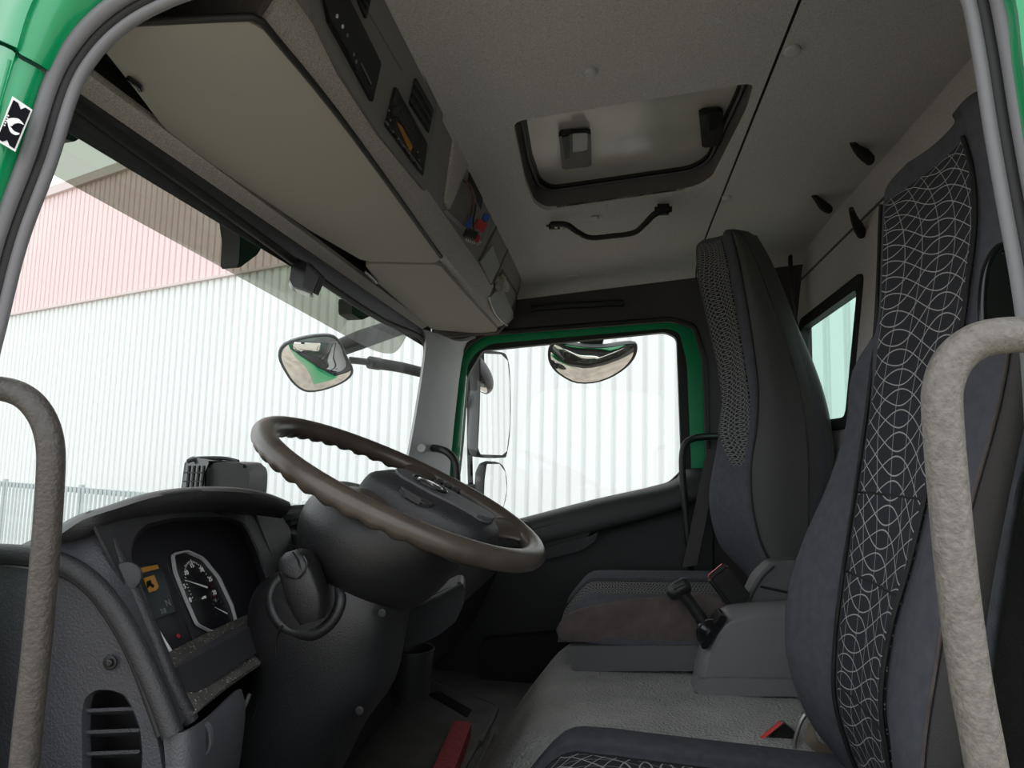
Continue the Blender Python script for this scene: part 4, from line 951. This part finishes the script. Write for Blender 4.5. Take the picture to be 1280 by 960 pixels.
# centre part of the dash beyond the hood, and the far body down to the passenger side
plate('centre_fascia', [P(318, 636, Y=1.18), P(420, 628, Y=1.75), P(440, 640, Y=1.78), P(440, 760, Y=1.7), P(345, 770, Y=1.22)], (-.01, .02, 0), pl_vdark, da, .003)
plate('top_pad', [(-.80, .80, -.20), (-.80, 2.66, -.19), (-.62, 2.66, -.135), (-.60, 1.8, -.125), (-.60, 1.34, -.12), (-.74, 1.30, -.15), (-.74, .80, -.17)], (0, 0, .012), pl_black, da, .005)
plate('front_body', [(-.80, 1.25, -.13), (-.50, 1.25, -.16), (-.44, 1.3, -.42), (-.52, 1.3, -.60), (-.80, 1.25, -.6)], (0, 1.38, 0), pl_vdark, da, .02)
plate('scuttle', [(-.82, .80, -.20), (-.82, 2.68, -.20), (-.82, 2.68, -.82), (-.82, .80, -.82)], (.02, 0, 0), pl_vdark, da)
tube('cluster_rib', [P(u, v, Y=y) for u, v, y in ((320, 642, 1.16), (335, 680, 1.16), (347, 718, 1.16))], .002, pl_mid, da, seg=6)
plate('centre_tray', rnd([P(u, v, Y=1.40) for u, v in ((470, 775), (508, 756), (545, 742), (575, 727), (581, 734), (580, 754), (569, 778), (547, 795), (519, 807), (480, 804))], .008), (-.02, .10, 0), pl_dark, da, .008, 3)
tube('tray_lip', [P(u, v, Y=1.395) for u, v in ((500, 764), (545, 746), (573, 731))], .004, pl_mid, da)
# lower grey knee panel with oval recess
surf('knee_panel', [[P(208, 914, Y=.765), P(233, 912, Y=.77), P(262, 893, Y=.84), (P(292, 864, Y=.93)), P(298, 868, Y=.95)],
                    [P(212, 960, Y=.765), P(234, 945, Y=.77), P(265, 925, Y=.84), P(298, 900, Y=.93), P(300, 900, Y=.96)],
                    [P(214, 1040, Y=.765), P(236, 1040, Y=.77), P(258, 1030, Y=.84), P(284, 1010, Y=.93), P(286, 1010, Y=.96)]], pl_mid, da, n1=5, n2=5, th=.006)
oc = (255, 925)
ring('oval_rim', [P(oc[0] + 9 * math.cos(t), oc[1] + 21 * math.sin(t), Y=.805 + .0) for t in [i * math.pi / 12 for i in range(24)]], [P(oc[0] + 6 * math.cos(t), oc[1] + 17 * math.sin(t), Y=.805) for t in [i * math.pi / 12 for i in range(24)]], (0, .006, 0), pl_mid, da)
plate('oval_recess', [P(oc[0] + 6.2 * math.cos(t), oc[1] + 17.5 * math.sin(t), Y=.806) for t in [i * math.pi / 12 for i in range(24)]], (0, .004, 0), pl_dark, da)
disc('round_knob', P(157, 722, Y=.80), (.5, -.8, .2), .019, .012, pl_dark, da, 28)
tube('metal_clip', [P(u, v, Y=.96) for u, v in ((300, 892), (306, 882), (312, 868))], .003, steel, da, seg=8)
settle(da)
# ---- instrument cluster
ic = thing('instrument_cluster', 'black instrument cluster with rev counter dial and amber message display', 'instrument cluster')
plate('face', rnd(cl([(160, 700), (166, 672), (184, 655), (286, 648), (306, 656), (320, 690), (340, 766), (214, 832)], -.030), .012), PCl.n * -.006, mat('cluster_plate', (.022, .022, .026), .4), ic, .001)
plate('dial_field', rnd(cl([(216, 696), (232, 692), (252, 701), (271, 724), (287, 759), (292, 776), (283, 786), (262, 789), (245, 782), (232, 750), (218, 716)], -.0285), .006), PCl.n * .002, panelgloss, ic)
plate('display', cl([(170, 708), (199, 703), (218, 765), (188, 776)], -.026), PCl.n * .002, lcd, ic)
plate('display_header', cl([(172, 711), (196, 706), (198, 711), (174, 717)], -.0235), PCl.n * .001, amber, ic)
plate('wrench_icon', rnd(cl([(179, 723), (192, 719), (198, 734), (195, 738), (186, 741)], -.0235), .002), PCl.n * .001, amber, ic)
plate('wrench_mark', cl([(183, 727), (188, 725), (189, 729), (193, 732), (191, 735), (187, 732), (184, 736)], -.0222), PCl.n * .0006, black_m, ic)
ring('dial_bezel', rnd(cl([(213, 693), (232, 689), (252, 698), (272, 722), (289, 758), (294, 778), (284, 788), (262, 791), (244, 782), (230, 750), (216, 715)], -.026), .006),
     rnd(cl([(214.8, 695), (232, 691), (252, 700), (271.2, 723.3), (288, 758.7), (293, 777.5), (283.8, 786.8), (262, 790), (244.8, 781.4), (231, 750), (217.5, 715.5)], -.026), .006), PCl.n * .005, lipm, ic)
ex = (PCl.at(262, 728) - PCl.at(228, 738)).normalized(); ey = (PCl.n.cross(ex)).normalized()
PX = lambda u, v, o=-.024: PCl.at(u, v, o)
for s, u, v in (('0', 238, 750), ('5', 231, 733), ('10', 233, 716), ('15', 240, 707), ('20', 252, 712), ('25', 263, 724), ('30', 268, 741), ('x100', 255, 747)):
    text('numeral', s, PX(u, v), ex, ey, .0105 if s != 'x100' else .006, white_m, ic)
dc = (252, 735)
for k in range(31):
    a = math.radians(198 - k * 7.6)
    # ticks follow the ellipse the dial draws in its plane
    c = PX(250, 733); r0, r1 = .0395, (.043 if k % 5 else .045)
    d_ = ex * math.cos(a) * .72 + ey * math.sin(a) * 1.0
    e_ = PCl.n.cross(d_).normalized()
    if k > 25: mm_ = redp
    else: mm_ = white_m
    plate('tick', [c + d_ * r0 - e_ * .0005, c + d_ * r0 + e_ * .0005, c + d_ * r1 + e_ * .0005, c + d_ * r1 - e_ * .0005], PCl.n * .0004, mm_, ic)
plate('needle', [PX(259, 733.5, -.020), PX(232, 725.5, -.020), PX(259, 735.5, -.020)], PCl.n * .001, white_m, ic)
plate('small_needle', [PX(284, 766.5, -.020), PX(268, 759, -.020), PX(284, 768, -.020)], PCl.n * .001, white_m, ic)
for k in range(9):
    a = math.radians(200 - k * 28); c = PX(274, 761); d_ = ex * math.cos(a) * .75 + ey * math.sin(a); e_ = PCl.n.cross(d_).normalized()
    plate('tick', [c + d_ * .016 - e_ * .0004, c + d_ * .016 + e_ * .0004, c + d_ * .019 + e_ * .0004, c + d_ * .019 - e_ * .0004], PCl.n * .0004, greyprint, ic)
text('numeral', '12', PX(270, 751), ex, ey, .006, greyprint, ic)
text('display_text', 'N', PX(210, 754), ex, ey, .014, greyprint, ic); text('display_text', '2.0', PX(204, 764), ex, ey, .010, greyprint, ic)
disc('warning_lamp', PX(223, 795), PCl.n, .0035, .001, redp, ic, 12)
plate('white_edge', cl([(192, 784), (196, 787), (216, 819), (213, 823), (204, 812)], -.02), PCl.n * .003, white_m, ic)
plate('divider', cl([(205, 706), (208, 705), (244, 800), (241, 801)], -.026), PCl.n * .004, pl_dark, ic)
settle(ic)
# ---- speaker / vent pod on dash top
vp = thing('dash_top_pod', 'black dash top air vent pod with grille, standing behind the instrument hood', 'vent')
pod = [[P(u, v, Y=y) for u, v in ((223, 625), (228, 588), (234, 575), (245, 571), (262, 572), (264, 580), (257, 600), (255, 625))] for y in (1.30,)][0]
rg = []
for dy, k in ((0, .95), (.012, 1), (.10, 1)): 
    pass
fr = [P(u, v, Y=1.28) for u, v in ((256, 630), (256, 592), (262, 580), (276, 577), (300, 578), (308, 582), (312, 592), (311, 612), (309, 630))]
plate('shell', rnd(fr, .008), (-.02, .11, .0), pl_black, vp, .006, 3)
sd = [P(u, v, Y=y) for u, v, y in ((224, 628, 1.32), (231, 576, 1.33), (240, 570, 1.33), (262, 576, 1.28), (256, 590, 1.275), (254, 630, 1.275))]
plate('grille_frame', rnd(sd, .004), (.01, .08, 0), pl_gloss, vp, .003)
tube('top_lip', [P(u, v, Y=y) for u, v, y in ((234, 577, 1.31), (250, 573, 1.32), (280, 573, 1.33), (298, 577, 1.33))], .004, pl_dark, vp)
for k in range(4):
    u = 231 + k * 6; plate('grille_bar', [P(u, 620, Y=1.262), P(u + 4, 582 - k * .0, Y=1.262), P(u + 6, 582, Y=1.262), P(u + 2.4, 620, Y=1.262)], (0, .006, 0), pl_dark, vp)
for v in (590, 601, 612): plate('grille_bar', [P(229, v, Y=1.26), P(252, v, Y=1.26), P(252, v + 1.6, Y=1.26), P(229, v + 1.6, Y=1.26)], (0, .006, 0), pl_dark, vp)
settle(vp)
cbx = thing('windshield_sensor', 'small black sensor box on the upper windshield edge', 'sensor')
plate('housing', rnd([P(u, v, Y=1.42) for u, v in ((366, 320), (388, 330), (401, 346), (392, 367), (366, 358), (362, 350))], .004), (-.02, .035, 0), pl_gloss, cbx, .003)
plate('cover', [P(u, v, Y=1.415) for u, v in ((383, 327), (401, 346), (392, 367), (377, 358))], (.004, .02, 0), pl_dark, cbx, .003)
plate('lens', [P(u, v, Y=1.43) for u, v in ((368, 360), (388, 367), (386, 370), (370, 364))], (0, .02, 0), steel, cbx)
settle(cbx)

# =================================================================== DRIVER SIDE BODY
YO = .66
path = [(-70, 1060), (-66, 800), (-55, 620), (-38, 520), (-10, 405), (17, 300), (54, 200), (82, 112), (108, 66), (145, 28), (195, -2), (260, -24), (400, -45), (640, -56), (1000, -60), (1150, -55), (1196, -42), (1222, -12), (1238, 60), (1254, 160), (1270, 250), (1290, 360), (1304, 480), (1312, 700), (1312, 1060)]
cp = spline([P(u, v, Y=YO) for u, v in path], 5)
def offs(pts, d, dy=0):
    out = []
    for i, p in enumerate(pts):
        t = pts[min(i + 1, len(pts) - 1)] - pts[max(i - 1, 0)]; t.y = 0; t.normalize()
        out.append(p + V((-t.z, dy, t.x)) * 1.0 * V((1, 0, 0)).length if 0 else p + V((-t.z * d, dy, t.x * d)))
    return out
hole_l = offs(cp, .022)
o = ring('wall_left', [V((-.86, YO, -1.05)), V((-.86, YO, .5)), V((-.80, YO, .93)), V((.78, YO, .97)), V((.78, YO, -1.05))], hole_l, (0, .035, 0), green); structure(o); wl = o
sealt = tube('trim_5', offs(cp, .010, -.010), .0085, mat('seal_grey', (.17, .17, .18), .45, bump=.2, bscale=120), sm=0, seg=12); structure(sealt)
tube('groove', offs(cp, 0, -.001), .0065, rubber_black, sealt, sm=0, seg=10)
tube('inner_lip', offs(cp, -.0085, .002), .0065, MATS['seal_grey'], sealt, sm=0, seg=12)
tube('frame_fold', offs(cp, .030, .03), .012, head_d, sealt, sm=0, seg=10)
def prow_(a): return [P(u, v, Y=y - .04) for u, v, y in a]
seamgap = 1.2
surf('pillar_skin', [prow_(r) for r in (
    [(66, 98, .695), (44, 84, .672), (24, 73, .664), (5, 58, .664), (-80, 30, .72)],
    [(44, 160, .695), (22, 150, .672), (4, 142, .664), (-16, 130, .664), (-100, 120, .72)],
    [(20, 232, .695), (-2, 225, .672), (-18, 218, .664), (-36, 210, .664), (-120, 200, .72)],
    [(-4, 305, .695), (-26, 300, .672), (-42, 296, .664), (-60, 290, .664), (-140, 290, .72)],
    [(-40, 450, .695), (-60, 445, .672), (-75, 440, .664), (-90, 435, .664), (-170, 430, .72)],
    [(-75, 650, .695), (-95, 650, .672), (-110, 650, .664), (-130, 650, .664), (-190, 650, .72)])], green, wl, n1=5, n2=4, th=.006)
surf('roof_skin', [prow_(r) for r in (
    [(68, 94, .695), (46, 80, .672), (26, 69, .664), (7, 54, .664), (-78, 26, .72)],
    [(92, 50, .695), (70, 30, .672), (45, 12, .664), (25, 0, .664), (-60, -30, .72)],
    [(130, 8, .695), (105, -18, .672), (85, -40, .664), (65, -60, .664), (-10, -110, .72)],
    [(190, -32, .695), (175, -62, .672), (160, -90, .664), (150, -110, .664), (120, -180, .72)],
    [(400, -75, .695), (400, -105, .672), (400, -130, .664), (400, -150, .664), (400, -230, .72)],
    [(800, -88, .695), (800, -118, .672), (800, -140, .664), (800, -160, .664), (800, -240, .72)],
    [(1160, -88, .695), (1170, -118, .672), (1180, -140, .664), (1185, -160, .664), (1200, -240, .72)])], green, wl, n1=5, n2=4, th=.006)
tube('gutter_line', [P(u, v, Y=.620) for u, v in ((-30, 215), (-6, 140), (12, 75))], .0022, green, wl, seg=8)
surf('rear_pillar_skin', [prow_(r) for r in (
    [(1215, -60, .695), (1240, -75, .668), (1262, -80, .664), (1340, -90, .72)],
    [(1256, 0, .695), (1274, 0, .668), (1290, -5, .664), (1370, -10, .72)],
    [(1268, 80, .695), (1284, 78, .668), (1300, 75, .664), (1380, 70, .72)],
    [(1282, 170, .695), (1298, 168, .668), (1315, 166, .664), (1390, 165, .72)],
    [(1308, 330, .695), (1325, 328, .668), (1345, 326, .664), (1400, 325, .72)],
    [(1340, 700, .695), (1355, 700, .668), (1370, 700, .664), (1420, 700, .72)])], green, wl, n1=4, n2=4, th=.006)
stk = thing('pillar_sticker', 'small black and white sticker with a pliers-like emblem on the green pillar', 'sticker')
YS = .655
PSt = Plane(P(16, 121, Y=.6195), P(41, 137, Y=.6265), P(-5, 175, Y=.6195))
plate('sticker_base', [PSt.at(*q, .003) for q in ((16, 120.5), (41, 137.5), (19.5, 190), (-5, 175.5))], PSt.n * .0008, white_m, stk)
plate('black_field', [PSt.at(*q, .0042) for q in ((17, 125), (22.5, 128.5), (26, 137), (32, 134.5), (38, 138.5), (18, 186), (12, 182), (9, 175), (3, 177), (-3, 173))], PSt.n * .0004, black_m, stk)
def mk(px): plate('emblem', [PSt.at(*q, .005) for q in px], PSt.n * .0004, white_m, stk)
mk(spline([(10, 149, 0), (16, 147.5, 0), (24, 149, 0), (30, 156, 0), (24, 154, 0), (18, 155, 0), (14, 158, 0), (9, 153, 0)], 3, True) and [(p.x, p.y) for p in spline([(10, 149, 0), (16, 147.5, 0), (24, 149, 0), (30, 156, 0), (24, 154, 0), (18, 155, 0), (14, 158, 0), (9, 153, 0)], 3, True)])
mk([(p.x, p.y) for p in spline([(10, 154, 0), (13, 158, 0), (18, 164, 0), (25, 167, 0), (20, 169, 0), (14, 166, 0), (11, 160, 0)], 3, True)])
for k in range(5): mk([(4.5 + k * 1.1, 157 - k * 3), (6.5 + k * 1.1, 158 - k * 3), (7.2 + k * 1.1, 156.4 - k * 3), (5.2 + k * 1.1, 155.4 - k * 3)])
settle(stk)
# outer shell that keeps daylight out above, in front and behind
plate('roof_shell', [(-.86, .60, .95), (.85, .60, .99), (.85, 2.84, .99), (-.86, 2.84, .95)], (0, 0, .03), green, wl)
plate('front_shell', [(-.750, .62, .478), (-.750, 2.74, .478), (-.80, 2.78, .95), (-.80, .62, .95)], (-.03, 0, 0), green, wl)
plate('rear_side_shell', [(.76, .66, -1.1), (.76, 2.80, -1.1), (.76, 2.80, .99), (.76, .66, .99)], (.02, 0, 0), green, wl) if 0 else None
plate('front_lower_shell', [(-.84, .62, -1.3), (-.84, 2.80, -1.3), (-.84, 2.80, -.19), (-.84, .62, -.19)], (-.05, 0, 0), green, wl)
plate('side_sill', [(-.86, .62, -.99), (.80, .62, -.99), (.80, .62, -1.5), (-.86, .62, -1.5)], (0, .06, 0), green, wl)
plate('far_side_skin', [(-.86, 2.80, -1.4), (-.70, 2.80, -1.4), (-.70, 2.80, -.35), (-.86, 2.80, -.35)], (0, .02, 0), green, wl)
plate('far_side_header', [(-.86, 2.79, .56), (.80, 2.79, .60), (.80, 2.79, .95), (-.86, 2.79, .95)], (0, .02, 0), green, wl)
# =================================================================== OUTSIDE VISOR AND MIRRORS
sv = thing('outer_sun_visor', 'tinted transparent outside sun visor above the windshield with dark brackets', 'sun visor')
lowp = [P(u, v, X=-.98) for u, v in ((-40, 160), (60, 215), (180, 281), (300, 347), (400, 402), (460, 435), (485, 442), (497, 438), (506, 424), (514, 404))]
upr = [V((-.83, p.y + .02, .72)) for p in lowp]; upr[-1].y = lowp[-1].y
surf('tinted_panel', [lowp, [a.lerp(b_, .5) + V((-.02, 0, .01)) for a, b_ in zip(lowp, upr)], upr], sun_tint, sv, n1=3, n2=3)
for q in (((72, 128), (112, 150), (104, 168), (96, 178), (76, 172)), ((296, 270), (334, 297), (322, 318), (298, 336), (300, 300)), ((440, 372), (470, 392), (452, 400), (440, 392))):
    plate('bracket', rnd([P(u, v, X=-.84) for u, v in q], .01), (-.05, .01, 0), pl_vdark, sv, .004)
settle(sv)
def dome(name, px, pl, n, bulge, m, parent, th=0):
    o0 = pl.o; pts = [pl.at(u, v) for u, v in px]; pts = spline(pts, 3, True); c = sum(pts, V()) / len(pts)
    return body(name, [[c + (p - c) * k - V(n) * th * 0 + V(n) * bulge * (1 - k * k) for p in pts] for k in (1.0, .85, .6, .3, .08)], m, parent, n1=2, n2=1, ang=80)
def mplane(c, n):
    n = V(n).normalized(); a = n.orthogonal().normalized(); p = Plane(c, V(c) + a, V(c) + n.cross(a)); return p
def shellback(name, px, pl, depth, k, m, parent):
    pts = spline([pl.at(u, v) for u, v in px], 3, True); c = sum(pts, V()) / len(pts); n = pl.n
    return body(name, [[c + (p - c) * s - n * d for p in pts] for s, d in ((1.035, -.002), (1.05, .006), (1.0, depth * .5), (k, depth), (k * .3, depth * 1.08))], m, parent, n1=3, n2=1)
fmr = thing('front_mirror', 'rounded front mirror held ahead of the windshield on dark arms', 'mirror')
px = [(350, 446), (357, 431), (384, 422), (412, 420), (424, 428), (432, 445), (440, 463), (432, 475), (410, 485), (386, 489), (370, 481), (358, 465)]
n_ = V((.50, -.74, -.46)).normalized(); pl = mplane(P(395, 455, X=-1.2), n_)
dome('mirror_glass', px, pl, pl.n, .03, mirror_m, fmr); shellback('housing', px, pl, .05, .7, pl_mid, fmr)
tube('arm', [P(436, 450, X=-1.22), P(455, 452, X=-1.16), P(475, 455, X=-1.10)], .016, pl_mid, fmr)
tube('arm', [P(468, 454, X=-1.12), P(500, 459, X=-1.05), P(530, 466, X=-.98), P(548, 468, X=-.93)], .027, pl_vdark, fmr)
tube('arm_joint', [P(462, 453, X=-1.13), P(474, 455, X=-1.1)], .030, pl_black, fmr, sm=0)
tube('support_arm', [P(412, 440, X=-1.24), P(450, 425, X=-1.18), P(500, 408, X=-1.08), P(535, 398, X=-.98)], [.035, .045, .045, .03], pl_vdark, fmr)
settle(fmr)
mm = thing('main_mirror', 'tall rectangular door mirror outside the passenger window, upper one on the pole', 'mirror')
pl = Plane(P(598, 443, Y=2.94), P(598, 572, Y=2.94), P(637, 450, Y=3.10))
px = [(603, 442), (626, 443), (634, 451), (637, 480), (637, 530), (633, 564), (627, 569), (600, 568), (597, 560), (599, 520), (600, 480), (600, 448)]
plate('mirror_glass', rnd([pl.at(u, v) for u, v in px], .004), pl.n * .003, mirror_m, mm)
shellback('housing', px, pl, .10, .62, pl_dark, mm)
tube('clamp', [P(576, 498, Y=3.0), P(588, 505, Y=3.0)], .024, pl_dark, mm)
settle(mm)
m2 = thing('wide_angle_mirror', 'smaller wide-angle mirror below the tall door mirror', 'mirror')
pl = Plane(P(606, 580, Y=2.94), P(604, 637, Y=2.94), P(632, 590, Y=3.06))
px = [(608, 580), (624, 580), (631, 590), (633, 612), (629, 632), (622, 642), (612, 640), (604, 628), (605, 600)]
plate('mirror_glass', rnd([pl.at(u, v) for u, v in px], .006), pl.n * .003, mirror_m, m2)
shellback('housing', px, pl, .08, .6, pl_dark, m2)
tube('clamp', [P(580, 612, Y=3.0), P(596, 612, Y=3.0)], .024, pl_dark, m2)
settle(m2)
po = thing('mirror_pole', 'dark vertical pole carrying both passenger side door mirrors', 'pole')
tube('pole', [P(592, 430, Y=3.02), P(588, 480, Y=3.02), P(587, 520, Y=3.02), P(588, 600, Y=3.02), P(592, 640, Y=3.0)], .012, pl_vdark, po, seg=10)
settle(po)
km = thing('kerb_mirror', 'half-round kerb mirror hanging outside the top of the passenger window', 'mirror')
pl = mplane(P(740, 450, Y=2.98), V((.0, -.80, -.60)))
px = [(687, 444), (689, 434), (697, 429), (730, 434), (760, 434), (788, 430), (794, 435), (790, 449), (775, 464), (750, 476), (722, 478), (701, 468), (690, 456)]
dome('mirror_glass', px, pl, pl.n, .035, mirror_m, km)
shellback('housing', px, pl, .06, .7, pl_mid, km)
plate('bracket', rnd([P(u, v, Y=2.98) for u, v in ((727, 418), (756, 416), (752, 433), (724, 433))], .004), (0, .05, 0), pl_vdark, km, .003)
settle(km)
# =================================================================== recentre origins on their own meshes
bpy.context.view_layer.update()
for o in list(C.objects):
    if o.type != 'MESH' or o.data.users > 1: continue
    vs_ = o.data.vertices
    if not len(vs_): continue
    lo = V((min(v.co.x for v in vs_), min(v.co.y for v in vs_), min(v.co.z for v in vs_))); hi = V((max(v.co.x for v in vs_), max(v.co.y for v in vs_), max(v.co.z for v in vs_)))
    c = (lo + hi) / 2
    o.data.transform(Matrix.Translation(-c)); o.location = o.location + c
    for ch in o.children: ch.location = ch.location - c
